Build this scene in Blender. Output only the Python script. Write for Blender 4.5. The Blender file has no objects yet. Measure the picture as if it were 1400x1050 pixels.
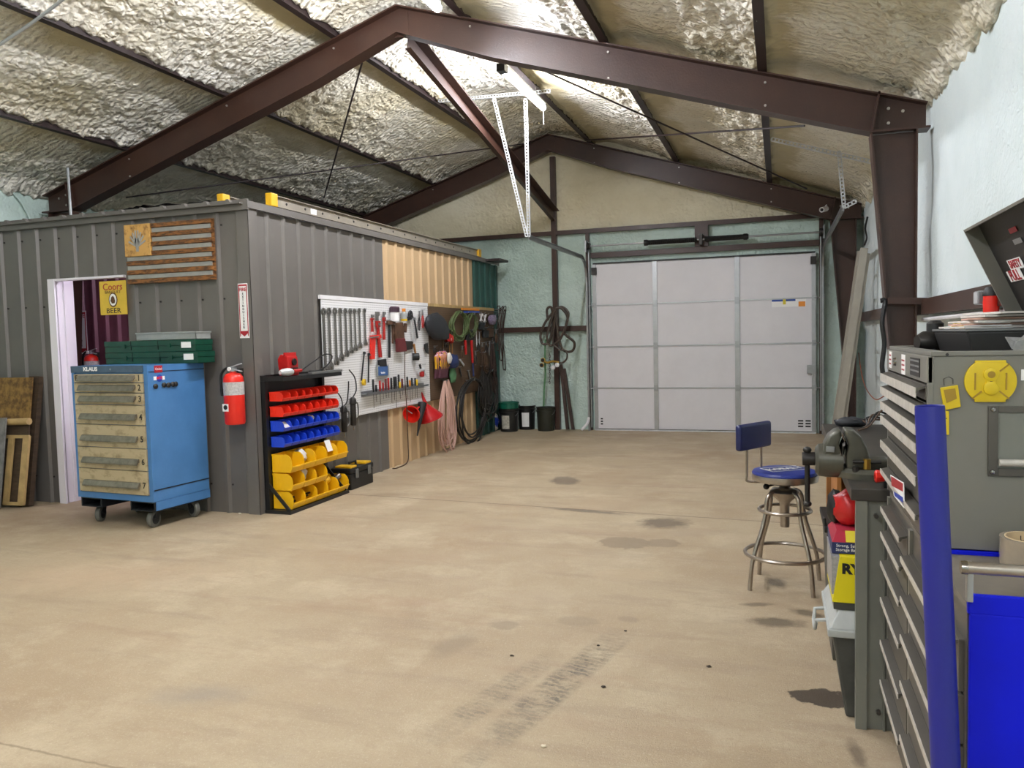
import bpy, math, random
from mathutils import Vector, Matrix, noise
random.seed(7)
SC = bpy.context.scene
COL = SC.collection
V = Vector
# ---------------------------------------------------------------- camera
H, F = 1.48, 1080.0
YAW, PITCH, ROLL = [math.radians(a) for a in (18.7425, 3.4039, -1.3861)]
_f = V((-math.sin(YAW)*math.cos(PITCH), math.cos(YAW)*math.cos(PITCH), -math.sin(PITCH)))
_r = V((math.cos(YAW), math.sin(YAW), 0)); _u = _r.cross(_f)
CR = math.cos(ROLL)*_r + math.sin(ROLL)*_u; CU = -math.sin(ROLL)*_r + math.cos(ROLL)*_u; CF = _f
cd = bpy.data.cameras.new('camera'); cam = bpy.data.objects.new('camera', cd); COL.objects.link(cam)
cd.sensor_width = 36; cd.lens = 36*F/1400; cd.clip_start = .02; cd.clip_end = 100
m = Matrix((CR, CU, -CF)).transposed().to_4x4(); m.translation = (0, 0, H); cam.matrix_world = m
SC.camera = cam
# ---------------------------------------------------------------- world and exposure
w = bpy.data.worlds.new('world'); SC.world = w; w.use_nodes = True
w.node_tree.nodes['Background'].inputs[0].default_value = (.9, .95, 1, 1)
w.node_tree.nodes['Background'].inputs[1].default_value = .02
vs = SC.view_settings; vs.view_transform = 'Standard'; vs.look = 'None'; vs.gamma = 1; vs.use_curve_mapping = False
vs.exposure = 0.0
LAMP = 260.0
SHOP_LIGHTS = [(-2.6, 8.3), (-2.6, 5.29), (-2.6, 2.4), (-2.6, -.6), (-.12, -2.0)]
# ---------------------------------------------------------------- photo pixel -> direction -> point on a known plane
def ray(x, y): return (x-700)*CR + (525-y)*CU + F*CF
EYE = V((0, 0, H))
def G(x, y, z=0.): d = ray(x, y); return EYE + d*((z-H)/d.z)
def PY(x, y, Y): d = ray(x, y); return EYE + d*(Y/d.y)
def PX(x, y, X): d = ray(x, y); return EYE + d*(X/d.x)
# ---------------------------------------------------------------- helpers
def lin(h):
    if not isinstance(h, str): return tuple(h)
    o = []
    for i in (0, 2, 4):
        c = int(h[i:i+2], 16)/255
        o.append(c/12.92 if c <= .04045 else ((c+.055)/1.055)**2.4)
    return tuple(o)
MATS = {}
def nt(name):
    m = bpy.data.materials.new(name); m.use_nodes = True; MATS[name] = m
    return m, m.node_tree.nodes, m.node_tree.links, m.node_tree.nodes['Principled BSDF']
def mat(name, col='808080', rough=.5, metal=0., var=0., vs=6., col2=None, bump=0., bs=60., emit=0., trans=0., coat=0., detail=4., stretch=None, lo=.35, hi=.65):
    if name in MATS: return MATS[name]
    m, N, L, b = nt(name)
    c = lin(col)
    b.inputs['Roughness'].default_value = rough; b.inputs['Metallic'].default_value = metal
    b.inputs['Base Color'].default_value = (*c, 1)
    if trans: b.inputs['Transmission Weight'].default_value = trans
    if coat: b.inputs['Coat Weight'].default_value = coat; b.inputs['Coat Roughness'].default_value = .15
    if emit:
        b.inputs['Emission Color'].default_value = (*c, 1); b.inputs['Emission Strength'].default_value = emit
    if var or bump:
        g = N.new('ShaderNodeTexCoord'); src = g.outputs['Object']
        if stretch:
            mp = N.new('ShaderNodeMapping'); mp.inputs['Scale'].default_value = stretch; L.new(src, mp.inputs[0]); src = mp.outputs[0]
    if var:
        n = N.new('ShaderNodeTexNoise'); n.inputs['Scale'].default_value = vs; n.inputs['Detail'].default_value = detail; n.inputs['Roughness'].default_value = .65
        L.new(src, n.inputs['Vector'])
        r = N.new('ShaderNodeMapRange'); r.inputs[1].default_value = lo; r.inputs[2].default_value = hi
        L.new(n.outputs[0], r.inputs[0])
        x = N.new('ShaderNodeMix'); x.data_type = 'RGBA'
        c2 = lin(col2) if col2 else tuple(v*(1-var) for v in c)
        k = var if col2 else 1.
        c2 = tuple(a*(1-k)+d*k for a, d in zip(c, c2))
        x.inputs[6].default_value = (*c, 1); x.inputs[7].default_value = (*c2, 1)
        L.new(r.outputs[0], x.inputs[0]); L.new(x.outputs[2], b.inputs['Base Color'])
    if bump:
        n = N.new('ShaderNodeTexNoise'); n.inputs['Scale'].default_value = bs; n.inputs['Detail'].default_value = 5
        L.new(src, n.inputs['Vector'])
        bp = N.new('ShaderNodeBump'); bp.inputs['Strength'].default_value = min(1, bump); bp.inputs['Distance'].default_value = .01
        L.new(n.outputs[0], bp.inputs['Height']); L.new(bp.outputs[0], b.inputs['Normal'])
    return m
ROOT = {}     # object name -> world offset of its vertices
class MB:
    def __init__(s): s.v = []; s.f = []
    def add(s, vs, fs):
        k = len(s.v); s.v += [V(p) for p in vs]; s.f += [tuple(i+k for i in f) for f in fs]; return s
    def hexa(s, p):   # 8 corners: bottom 4 (ccw), top 4
        return s.add(p, [(3, 2, 1, 0), (4, 5, 6, 7), (0, 1, 5, 4), (1, 2, 6, 5), (2, 3, 7, 6), (3, 0, 4, 7)])
    def box(s, c, d, R=None):
        c = V(c); x, y, z = [q/2 for q in d]
        P = [V(p) for p in ((-x, -y, -z), (x, -y, -z), (x, y, -z), (-x, y, -z), (-x, -y, z), (x, -y, z), (x, y, z), (-x, y, z))]
        if R is not None: P = [R @ p for p in P]
        return s.hexa([c+p for p in P])
    def bx(s, a, b):
        a, b = V(a), V(b); return s.box((a+b)/2, [abs(q) for q in (b-a)])
    def bar(s, a, b, w, h, up=(0, 0, 1)):   # rectangular bar from a to b, width w across, height h along up
        a, b = V(a), V(b); d = (b-a).normalized(); x = d.cross(V(up)); x = x.normalized() if x.length > 1e-6 else V((1, 0, 0)); z = x.cross(d)
        P = []
        for q in (a, b):
            pass
        P = [a-x*w/2-z*h/2, a+x*w/2-z*h/2, b+x*w/2-z*h/2, b-x*w/2-z*h/2, a-x*w/2+z*h/2, a+x*w/2+z*h/2, b+x*w/2+z*h/2, b-x*w/2+z*h/2]
        return s.hexa(P)
    def tube(s, pts, r, n=8, closed=False, cap=True):
        pts = [V(p) for p in pts]; N = len(pts)
        rs = r if isinstance(r, (list, tuple)) else [r]*N
        t0 = (pts[1]-pts[0]).normalized(); a = t0.orthogonal().normalized(); k = len(s.v)
        prev = t0
        for i, p in enumerate(pts):
            if closed: t = (pts[(i+1) % N]-pts[i-1])
            elif i == 0: t = pts[1]-pts[0]
            elif i == N-1: t = pts[-1]-pts[-2]
            else: t = pts[i+1]-pts[i-1]
            t = t.normalized() if t.length > 1e-9 else prev
            a = (a - t*a.dot(t)); a = a.normalized() if a.length > 1e-6 else t.orthogonal().normalized(); b = t.cross(a); prev = t
            for j in range(n):
                q = 2*math.pi*j/n; s.v.append(p + (a*math.cos(q)+b*math.sin(q))*rs[i])
        for i in range(N if closed else N-1):
            i2 = (i+1) % N
            for j in range(n):
                j2 = (j+1) % n; s.f.append((k+i*n+j, k+i*n+j2, k+i2*n+j2, k+i2*n+j))
        if cap and not closed:
            s.f.append(tuple(k+j for j in reversed(range(n)))); s.f.append(tuple(k+(N-1)*n+j for j in range(n)))
        return s
    def cyl(s, a, b, r, r2=None, n=16): return s.tube([a, b], [r, r if r2 is None else r2], n)
    def lathe(s, prof, o=(0, 0, 0), ax=(0, 0, 1), n=24, a0=0, a1=2*math.pi):
        o, ax = V(o), V(ax).normalized(); x = ax.orthogonal().normalized(); y = ax.cross(x); k = len(s.v); full = abs(a1-a0-2*math.pi) < 1e-6
        cn = n if full else n+1
        for r, z in prof:
            for j in range(cn):
                q = a0+(a1-a0)*j/n; s.v.append(o+ax*z+(x*math.cos(q)+y*math.sin(q))*max(r, 1e-5))
        for i in range(len(prof)-1):
            for j in range(n):
                j2 = (j+1) % cn; s.f.append((k+i*cn+j, k+i*cn+j2, k+(i+1)*cn+j2, k+(i+1)*cn+j))
        return s
    def prism(s, poly, d):    # polygon (3d points) extruded along d
        P = [V(p) for p in poly]; d = V(d); n = len(P); k = len(s.v); s.v += P+[p+d for p in P]
        s.f.append(tuple(k+i for i in reversed(range(n)))); s.f.append(tuple(k+n+i for i in range(n)))
        for i in range(n): j = (i+1) % n; s.f.append((k+i, k+j, k+n+j, k+n+i))
        return s
    def ball(s, c, r, n=12, sc=(1, 1, 1), R=None):
        k = len(s.v); m_ = n//2; c = V(c)
        for i in range(m_+1):
            t = math.pi*i/m_
            for j in range(n):
                q = 2*math.pi*j/n; p = V((math.sin(t)*math.cos(q)*sc[0], math.sin(t)*math.sin(q)*sc[1], math.cos(t)*sc[2]))*r
                s.v.append(c+(R @ p if R is not None else p))
        for i in range(m_):
            for j in range(n):
                j2 = (j+1) % n; s.f.append((k+i*n+j, k+(i+1)*n+j, k+(i+1)*n+j2, k+i*n+j2))
        return s
    def build(s, name, mt, parent=None, smooth=False, bevel=0., keep=False, seg=2):
        if parent is not None: off = ROOT[parent.name]
        elif keep or not s.v: off = V((0, 0, 0))
        else:
            xs = [p.x for p in s.v]; ys = [p.y for p in s.v]; off = V(((min(xs)+max(xs))/2, (min(ys)+max(ys))/2, min(p.z for p in s.v)))
        me = bpy.data.meshes.new(name); me.from_pydata([tuple(p-off) for p in s.v], [], s.f); me.update()
        import bmesh
        b = bmesh.new(); b.from_mesh(me); bmesh.ops.recalc_face_normals(b, faces=b.faces)
        if bevel: bmesh.ops.bevel(b, geom=[e for e in b.edges if len(e.link_faces) == 2 and e.calc_face_angle(0) > .6], offset=bevel, segments=seg, affect='EDGES', profile=.6, clamp_overlap=True)
        b.to_mesh(me); b.free()
        if smooth:
            me.shade_smooth()
            try: me.set_sharp_from_angle(angle=math.radians(40 if smooth is True else smooth))
            except Exception: pass
        me.materials.append(mt if not isinstance(mt, str) else MATS[mt])
        o = bpy.data.objects.new(name, me); COL.objects.link(o)
        if parent is not None: o.parent = parent
        else: o.location = off
        ROOT[o.name] = off
        return o
def tag(o, label=None, cat=None, group=None, kind=None):
    if label: o['label'] = label
    if cat: o['category'] = cat
    if group: o['group'] = group
    if kind: o['kind'] = kind
    return o
def thing(name, label, cat, loc, group=None):
    o = bpy.data.objects.new(name, None); COL.objects.link(o); o.location = loc; o.empty_display_size = .1
    ROOT[o.name] = V(loc)
    return tag(o, label, cat, group)
def struct(name, mb, mt, smooth=False, keep=True): return tag(mb.build(name, mt, None, smooth, keep=keep), kind='structure')
def clone(o, loc, rotz=None, label=None):
    c = o.copy(); COL.objects.link(c); c.location = loc
    if rotz is not None: c.rotation_euler = (0, 0, rotz)
    if label: c['label'] = label
    for ch in [q for q in o.children]:
        d = ch.copy(); COL.objects.link(d); d.parent = c
        for g in [q for q in ch.children]:
            e = g.copy(); COL.objects.link(e); e.parent = d
    return c
def text(s, size, pos, right, up, mt, parent, name='lettering', ext=.0008, sx=1., bold=0., align='CENTER'):
    cu = bpy.data.curves.new('t', 'FONT'); cu.body = s; cu.size = size; cu.align_x = align; cu.align_y = 'CENTER'; cu.extrude = ext; cu.offset = bold; cu.resolution_u = 3
    o = bpy.data.objects.new('t', cu); COL.objects.link(o); bpy.context.view_layer.update()
    me = bpy.data.meshes.new_from_object(o.evaluated_get(bpy.context.evaluated_depsgraph_get()))
    bpy.data.objects.remove(o); bpy.data.curves.remove(cu)
    r, u = V(right).normalized(), V(up).normalized(); n = r.cross(u); off = ROOT[parent.name]
    for q in me.vertices: c = q.co; q.co = V(pos)-off+r*(c.x*sx)+u*c.y+n*c.z
    me.name = name; me.materials.clear(); me.materials.append(mt)
    o = bpy.data.objects.new(name, me); COL.objects.link(o); o.parent = parent; ROOT[o.name] = off
    return o
def bez(pts, n=8):     # smooth curve through points (Catmull-Rom)
    P = [V(p) for p in pts]; P = [P[0]*2-P[1]]+P+[P[-1]*2-P[-2]]; out = []
    for i in range(1, len(P)-2):
        for k in range(n):
            t = k/n; a, b, c, d = P[i-1:i+3]
            out.append(.5*((2*b)+(c-a)*t+(2*a-5*b+4*c-d)*t*t+(3*b-a-3*c+d)*t**3))
    out.append(P[-2]); return out
def rotm(ax, deg): return Matrix.Rotation(math.radians(deg), 3, ax)
X1, Y1, Z1 = V((1, 0, 0)), V((0, 1, 0)), V((0, 0, 1))
# ---------------------------------------------------------------- materials of the place
mat('steel', '40291f', .42, .0, .5, 3.0, '2e1d18', .12, 90)
mat('steel_dark', '2f2120', .5, 0, .3, 5)
mat('galv', 'a9abad', .38, .85, .35, 9, '7d8083')
mat('galv_white', 'd9dbdc', .4, .4, .2, 12)
mat('chrome', '9a9692', .22, 1.)
mat('dark_iron', '3c3a38', .45, .6, .4, 14, '241f1c')
mat('black', '141414', .5, 0, .2, 20)
mat('black_gloss', '0e0e10', .25)
mat('white_paint', 'e8e6e6', .45, 0, .1, 3)
mat('white_label', 'efeeec', .5)
mat('ink', '161616', .6)
mat('red_paint', 'b81717', .35, 0, .2, 8)
mat('red_bright', 'e0291c', .35)
mat('zip', '1f3fa8', .4)
mat('conduit', 'b9bcbd', .4, .6)
mat('bolt', 'b9b4ac', .4, .7)
def foam(name, c1, c2, c3, sc=10., bd=.05, streak=0., bays=False):
    m, N, L, b = nt(name); b.inputs['Roughness'].default_value = .55
    g = N.new('ShaderNodeNewGeometry'); pos = g.outputs['Position']
    n1 = N.new('ShaderNodeTexNoise'); n1.inputs['Scale'].default_value = .55; n1.inputs['Detail'].default_value = 7; n1.inputs['Roughness'].default_value = .62; L.new(pos, n1.inputs['Vector'])
    r = N.new('ShaderNodeValToRGB'); e = r.color_ramp.elements; e[0].position = .36; e[0].color = (*lin(c1), 1); e[1].position = .66; e[1].color = (*lin(c3), 1)
    q = r.color_ramp.elements.new(.5); q.color = (*lin(c2), 1)
    L.new(n1.outputs[0], r.inputs[0]); L.new(r.outputs[0], b.inputs['Base Color'])
    n2 = N.new('ShaderNodeTexNoise'); n2.inputs['Scale'].default_value = sc; n2.inputs['Detail'].default_value = 6; n2.inputs['Roughness'].default_value = .6; L.new(pos, n2.inputs['Vector'])
    vo = N.new('ShaderNodeTexVoronoi'); vo.feature = 'SMOOTH_F1'; vo.inputs['Scale'].default_value = sc*2.2; vo.inputs['Smoothness'].default_value = .6
    w1 = N.new('ShaderNodeTexNoise'); w1.inputs['Scale'].default_value = sc*.8; L.new(pos, w1.inputs['Vector'])
    ad = N.new('ShaderNodeVectorMath'); ad.operation = 'MULTIPLY_ADD'; ad.inputs[1].default_value = (.12, .12, .12); L.new(w1.outputs[1], ad.inputs[0]); L.new(pos, ad.inputs[2]); L.new(ad.outputs[0], vo.inputs['Vector'])
    mx = N.new('ShaderNodeMath'); mx.operation = 'MULTIPLY_ADD'; mx.inputs[1].default_value = -.55; L.new(vo.outputs[0], mx.inputs[0]); L.new(n2.outputs[0], mx.inputs[2])
    hgt = mx.outputs[0]
    if streak:
        wv = N.new('ShaderNodeTexWave'); wv.bands_direction = 'Y'; wv.inputs['Scale'].default_value = 4.2; wv.inputs['Distortion'].default_value = 9; wv.inputs['Detail'].default_value = 3; wv.inputs['Detail Scale'].default_value = .8
        mp = N.new('ShaderNodeMapping'); mp.inputs['Scale'].default_value = (.35, 1, .35); L.new(pos, mp.inputs[0]); L.new(mp.outputs[0], wv.inputs['Vector'])
        m2 = N.new('ShaderNodeMath'); m2.operation = 'MULTIPLY_ADD'; m2.inputs[1].default_value = streak; L.new(wv.outputs[1], m2.inputs[0]); L.new(hgt, m2.inputs[2]); hgt = m2.outputs[0]
    # lumpy and smooth areas alternate
    n3 = N.new('ShaderNodeTexNoise'); n3.inputs['Scale'].default_value = .9; n3.inputs['Detail'].default_value = 3; L.new(pos, n3.inputs['Vector'])
    mr = N.new('ShaderNodeMapRange'); mr.inputs[1].default_value = .38; mr.inputs[2].default_value = .6; mr.inputs[3].default_value = .25; mr.inputs[4].default_value = 1; L.new(n3.outputs[0], mr.inputs[0])
    mask = mr.outputs[0]
    if bays:      # thin smooth olive skin just below each purlin, thick pale lumps above the next one
        sx = N.new('ShaderNodeSeparateXYZ'); L.new(pos, sx.inputs[0]); prev = sx.outputs[0]
        for op, val in (('SUBTRACT', -3.32), ('ABSOLUTE', 0), ('ADD', .615), ('DIVIDE', 1.27), ('FRACT', 0)):
            q = N.new('ShaderNodeMath'); q.operation = op; q.inputs[1].default_value = val; L.new(prev, q.inputs[0]); prev = q.outputs[0]
        q = N.new('ShaderNodeMath'); q.operation = 'MULTIPLY_ADD'; q.inputs[1].default_value = .7; n4 = N.new('ShaderNodeTexNoise'); n4.inputs['Scale'].default_value = 1.3; n4.inputs['Detail'].default_value = 6; n4.inputs['Roughness'].default_value = .7
        L.new(pos, n4.inputs['Vector']); L.new(n4.outputs[0], q.inputs[0]); L.new(prev, q.inputs[2])
        k = N.new('ShaderNodeMapRange'); k.inputs[1].default_value = .5; k.inputs[2].default_value = .62; k.inputs[3].default_value = .12; k.inputs[4].default_value = 1; L.new(q.outputs[0], k.inputs[0]); mask = k.outputs[0]
        xx = N.new('ShaderNodeMix'); xx.data_type = 'RGBA'; xx.inputs[6].default_value = (*lin('b5a880'), 1); L.new(r.outputs[0], xx.inputs[7]); L.new(mask, xx.inputs[0]); L.new(xx.outputs[2], b.inputs['Base Color'])
    mu = N.new('ShaderNodeMath'); mu.operation = 'MULTIPLY'; L.new(hgt, mu.inputs[0]); L.new(mask, mu.inputs[1])
    bp = N.new('ShaderNodeBump'); bp.inputs['Strength'].default_value = 1; bp.inputs['Distance'].default_value = bd; L.new(mu.outputs[0], bp.inputs['Height']); L.new(bp.outputs[0], b.inputs['Normal'])
foam('foam_cream', 'd2c7a8', 'e6dfcb', 'f2eee2', 10., .05, .22, True)
foam('foam_gable', 'cfc5a4', 'dad1b4', 'e3dcc4', 9., .035)
foam('foam_mint', 'abc0b6', 'bcd0c6', 'c9dad2', 12., .026)
foam('foam_pale', 'd3e0df', 'dce7e7', 'e5eded', 16., .012)
# ---------------------------------------------------------------- floor
def floor_mat():
    m, N, L, b = nt('concrete'); b.inputs['Roughness'].default_value = .62
    g = N.new('ShaderNodeNewGeometry'); pos = g.outputs['Position']
    def no(sc, det=5, ro=.6, vec=pos, dist=0.):
        n = N.new('ShaderNodeTexNoise'); n.inputs['Scale'].default_value = sc; n.inputs['Detail'].default_value = det; n.inputs['Roughness'].default_value = ro; n.inputs['Distortion'].default_value = dist; L.new(vec, n.inputs['Vector']); return n
    def rng(o, a, b_, c=0., d=1.):
        r = N.new('ShaderNodeMapRange'); r.inputs[1].default_value = a; r.inputs[2].default_value = b_; r.inputs[3].default_value = c; r.inputs[4].default_value = d; L.new(o, r.inputs[0]); return r.outputs[0]
    def mix(a, b_, f, k=1.):
        x = N.new('ShaderNodeMix'); x.data_type = 'RGBA'
        if isinstance(a, str): x.inputs[6].default_value = (*lin(a), 1)
        else: L.new(a, x.inputs[6])
        x.inputs[7].default_value = (*lin(b_), 1)
        if k != 1: t = N.new('ShaderNodeMath'); t.operation = 'MULTIPLY'; t.inputs[1].default_value = k; L.new(f, t.inputs[0]); f = t.outputs[0]
        L.new(f, x.inputs[0]); return x.outputs[2]
    st = N.new('ShaderNodeMapping'); st.inputs['Rotation'].default_value = (0, 0, .35); st.inputs['Scale'].default_value = (.5, 2.2, 1); L.new(pos, st.inputs[0])
    c = mix('b0a084', 'a08c70', rng(no(.7, 6).outputs[0], .35, .65))
    c = mix(c, 'c2b498', rng(no(1.6, 8, .7).outputs[0], .5, .72), .8)
    c = mix(c, '93806a', rng(no(2.4, 7, .65, st.outputs[0]).outputs[0], .52, .74), .7)
    c = mix(c, 'a08c74', rng(no(34, 6, .75).outputs[0], .5, .7), .6)
    c = mix(c, 'c9bca4', rng(no(90, 4, .8).outputs[0], .54, .7), .6)
    c = mix(c, '6a5c4a', rng(no(150, 3, .8).outputs[0], .66, .76), .6)
    c = mix(c, '9a7f66', rng(no(1.1, 7, .7, st.outputs[0]).outputs[0], .54, .7), .45)
    wob = no(11, 7, .72)
    def ell(cx, cy, rx, ry, rot=0., soft=.35, wa=1.25):
        mp = N.new('ShaderNodeMapping'); mp.vector_type = 'TEXTURE'; mp.inputs['Location'].default_value = (cx, cy, 0); mp.inputs['Rotation'].default_value = (0, 0, rot); mp.inputs['Scale'].default_value = (rx, ry, 1e6)
        L.new(pos, mp.inputs[0]); ln = N.new('ShaderNodeVectorMath'); ln.operation = 'LENGTH'; L.new(mp.outputs[0], ln.inputs[0])
        a = N.new('ShaderNodeMath'); a.operation = 'MULTIPLY_ADD'; a.inputs[1].default_value = wa; L.new(wob.outputs[0], a.inputs[0]); L.new(ln.outputs['Value'], a.inputs[2])
        return rng(a.outputs[0], 1+wa/2, 1+wa/2-soft)
    for a in ((-2.08, 7.75, .17, .26, .4, .3, 'x', '6f6253', .85), (-.86, 6.15, .24, .22, .3, .5, 'x', '6d604f', .9), (-1.05, 5.5, .2, .16, 0, .12, 'x', '8a7a64', .85), (-.78, 5.55, .13, .12, 0, .15, 'x', '8d7d67', .8),
              (-.6, 5.9, .3, .16, .2, .6, 'x', 'a08e76', .6), (-1.5, 6.75, .5, .35, .2, .8, 'x', 'a89377', .7), (-1.55, 6.43, .42, .06, -.15, .5, 'x', '6e6254', .8), (-.02, 4.82, .07, .12, .3, .5, 'x', '5f5648', .8), (-.02, 4.15, .16, .09, .1, .5, 'x', '5f5340', .85), (.14, 4.32, .12, .06, -.4, .5, 'x', '5f5340', .85), (-.12, 4.4, .1, .04, .3, .5, 'x', '6b5e4a', .8), (-1.35, 3.75, .09, .07, .2, .3, 'x', '8d7e68', .7), (-1.5, 3.45, .1, .22, -.2, .6, 'x', '8a7a64', .6), (-1.0, 3.9, .13, .08, 0, .3, 'x', '93836c', .6),
              (.25, 2.9, .035, .12, .1, .6, 'x', '6a5c4a', .8), (.17, 3.33, .14, .085, .1, .12, 'x', '3a2e20', .95), (-1.3, 4.2, .25, .18, 0, .4, 'x', 'a8967c', .5), (-.9, 4.75, .22, .16, .3, .3, 'x', 'b09c7e', .5), (-.75, 4.0, .06, .05, 0, .3, 'x', '93826c', .6),
              (-2.33, 2.65, .28, .14, .3, .9, 'x', '8d8478', .55), (-3.6, 6.7, .3, .12, .2, .8, 'x', '927f66', .6), (-2.4, 9.5, .9, .3, .5, .9, 'x', '9b8a70', .6), (-4.2, 3.9, 1.1, .5, .3, 1., 'x', 'c4a98c', .4), (-.3, 8.6, 1.2, .5, 0, 1., 'x', '9f8d73', .5)):
        c = mix(c, a[7], ell(*a[:6]), a[8])
    # tyre marks: soft strip times tread pattern
    sep = N.new('ShaderNodeSeparateXYZ'); 
    for (cx, cy, ln_, wd, rot, k, col) in ((-.88, 3.2, .68, .085, -.215, 1., '4c4740'), (-1.12, 3.0, .55, .07, -.25, .75, '6d6456'), (-1.0, 2.62, .35, .05, -.2, .55, '7b7061')):
        mp = N.new('ShaderNodeMapping'); mp.vector_type = 'TEXTURE'; mp.inputs['Location'].default_value = (cx, cy, 0); mp.inputs['Rotation'].default_value = (0, 0, rot); mp.inputs['Scale'].default_value = (wd, ln_, 1e6); L.new(pos, mp.inputs[0])
        ab = N.new('ShaderNodeVectorMath'); ab.operation = 'ABSOLUTE'; L.new(mp.outputs[0], ab.inputs[0]); sx = N.new('ShaderNodeSeparateXYZ'); L.new(ab.outputs[0], sx.inputs[0])
        a1 = rng(sx.outputs[0], 1.1, .7); a2 = rng(sx.outputs[1], 1., .35)
        mm = N.new('ShaderNodeMath'); mm.operation = 'MULTIPLY'; L.new(a1, mm.inputs[0]); L.new(a2, mm.inputs[1])
        br = N.new('ShaderNodeTexBrick'); br.inputs['Scale'].default_value = 1; br.inputs['Brick Width'].default_value = .62; br.inputs['Row Height'].default_value = .055; br.inputs['Mortar Size'].default_value = .014; br.inputs['Mortar Smooth'].default_value = 1.
        br.inputs['Color1'].default_value = (1, 1, 1, 1); br.inputs['Color2'].default_value = (.55, .55, .55, 1); br.inputs['Mortar'].default_value = (.12, .12, .12, 1); wp = N.new('ShaderNodeVectorMath'); wp.operation = 'MULTIPLY_ADD'; wp.inputs[1].default_value = (.9, .12, 0); L.new(no(26, 4, .7).outputs[1], wp.inputs[0]); L.new(mp.outputs[0], wp.inputs[2]); L.new(wp.outputs[0], br.inputs['Vector'])
        m3 = N.new('ShaderNodeMath'); m3.operation = 'MULTIPLY'; L.new(mm.outputs[0], m3.inputs[0]); L.new(br.outputs[0], m3.inputs[1])
        m4 = N.new('ShaderNodeMath'); m4.operation = 'MULTIPLY'; L.new(m3.outputs[0], m4.inputs[0]); L.new(rng(no(9, 7, .75).outputs[0], .38, .6), m4.inputs[1])
        c = mix(c, col, m4.outputs[0], k)
    # saw cuts and cracks
    def line(p, q, wd, col, k):
        nonlocal c
        cx, cy = (p[0]+q[0])/2, (p[1]+q[1])/2; rot = math.atan2(q[1]-p[1], q[0]-p[0]); ln_ = math.hypot(q[0]-p[0], q[1]-p[1])/2
        mp = N.new('ShaderNodeMapping'); mp.vector_type = 'TEXTURE'; mp.inputs['Location'].default_value = (cx, cy, 0); mp.inputs['Rotation'].default_value = (0, 0, rot); mp.inputs['Scale'].default_value = (ln_, 1, 1e6); L.new(pos, mp.inputs[0])
        ad = N.new('ShaderNodeVectorMath'); ad.operation = 'MULTIPLY_ADD'; ad.inputs[1].default_value = (0, .03, 0); L.new(wob.outputs[1], ad.inputs[0]); L.new(mp.outputs[0], ad.inputs[2])
        ab = N.new('ShaderNodeVectorMath'); ab.operation = 'ABSOLUTE'; sb = N.new('ShaderNodeVectorMath'); sb.operation = 'SUBTRACT'; sb.inputs[1].default_value = (0, .015, 0); L.new(ad.outputs[0], sb.inputs[0]); L.new(sb.outputs[0], ab.inputs[0])
        sx = N.new('ShaderNodeSeparateXYZ'); L.new(ab.outputs[0], sx.inputs[0])
        mm = N.new('ShaderNodeMath'); mm.operation = 'MULTIPLY'; L.new(rng(sx.outputs[1], wd, wd*.3), mm.inputs[0]); L.new(rng(sx.outputs[0], 1.0, .95), mm.inputs[1])
        c = mix(c, col, mm.outputs[0], k)
    line((-4.2, 6.68), (.4, 6.33), .012, '5f5344', .8); line((-3.4, 2.12), (1.0, 2.03), .008, '85755d', .8); line((-4.4, 9.5), (1, 9.42), .008, '85755d', .6)
    L.new(c, b.inputs['Base Color'])
    n = no(140, 4, .7); n2 = no(9, 6, .6); ma = N.new('ShaderNodeMath'); ma.operation = 'MULTIPLY_ADD'; ma.inputs[1].default_value = 1.5; L.new(n2.outputs[0], ma.inputs[0]); L.new(n.outputs[0], ma.inputs[2])
    bp = N.new('ShaderNodeBump'); bp.inputs['Strength'].default_value = .6; bp.inputs['Distance'].default_value = .006; L.new(ma.outputs[0], bp.inputs['Height']); L.new(bp.outputs[0], b.inputs['Normal'])
    L.new(rng(no(2.5).outputs[0], .3, .7, .5, .72), b.inputs['Roughness'])
floor_mat()
XL, XR, YB, YF = -7.78, 1.1, 12.06, -4.6      # inner faces of the building
RX, RZ, RS = -3.32, 4.55, .316                # ridge, top of the rafters
def rz(x): return RZ-RS*abs(x-RX)             # underside of the purlins
def roof(x, y, dz=0.):                        # photo pixel -> point on the rafter-top plane
    d = ray(x, y)
    for sg in (-1, 1):
        t = (RZ+dz+RS*sg*RX-H)/(d.z+RS*sg*d.x); p = EYE+d*t
        if t > 0 and sg*(p.x-RX) >= -1e-6: return p
b = MB(); b.bx((XL-.3, YF-.3, -.12), (XR+.3, YB+.3, 0)); struct('floor', b, MATS['concrete'])
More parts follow.
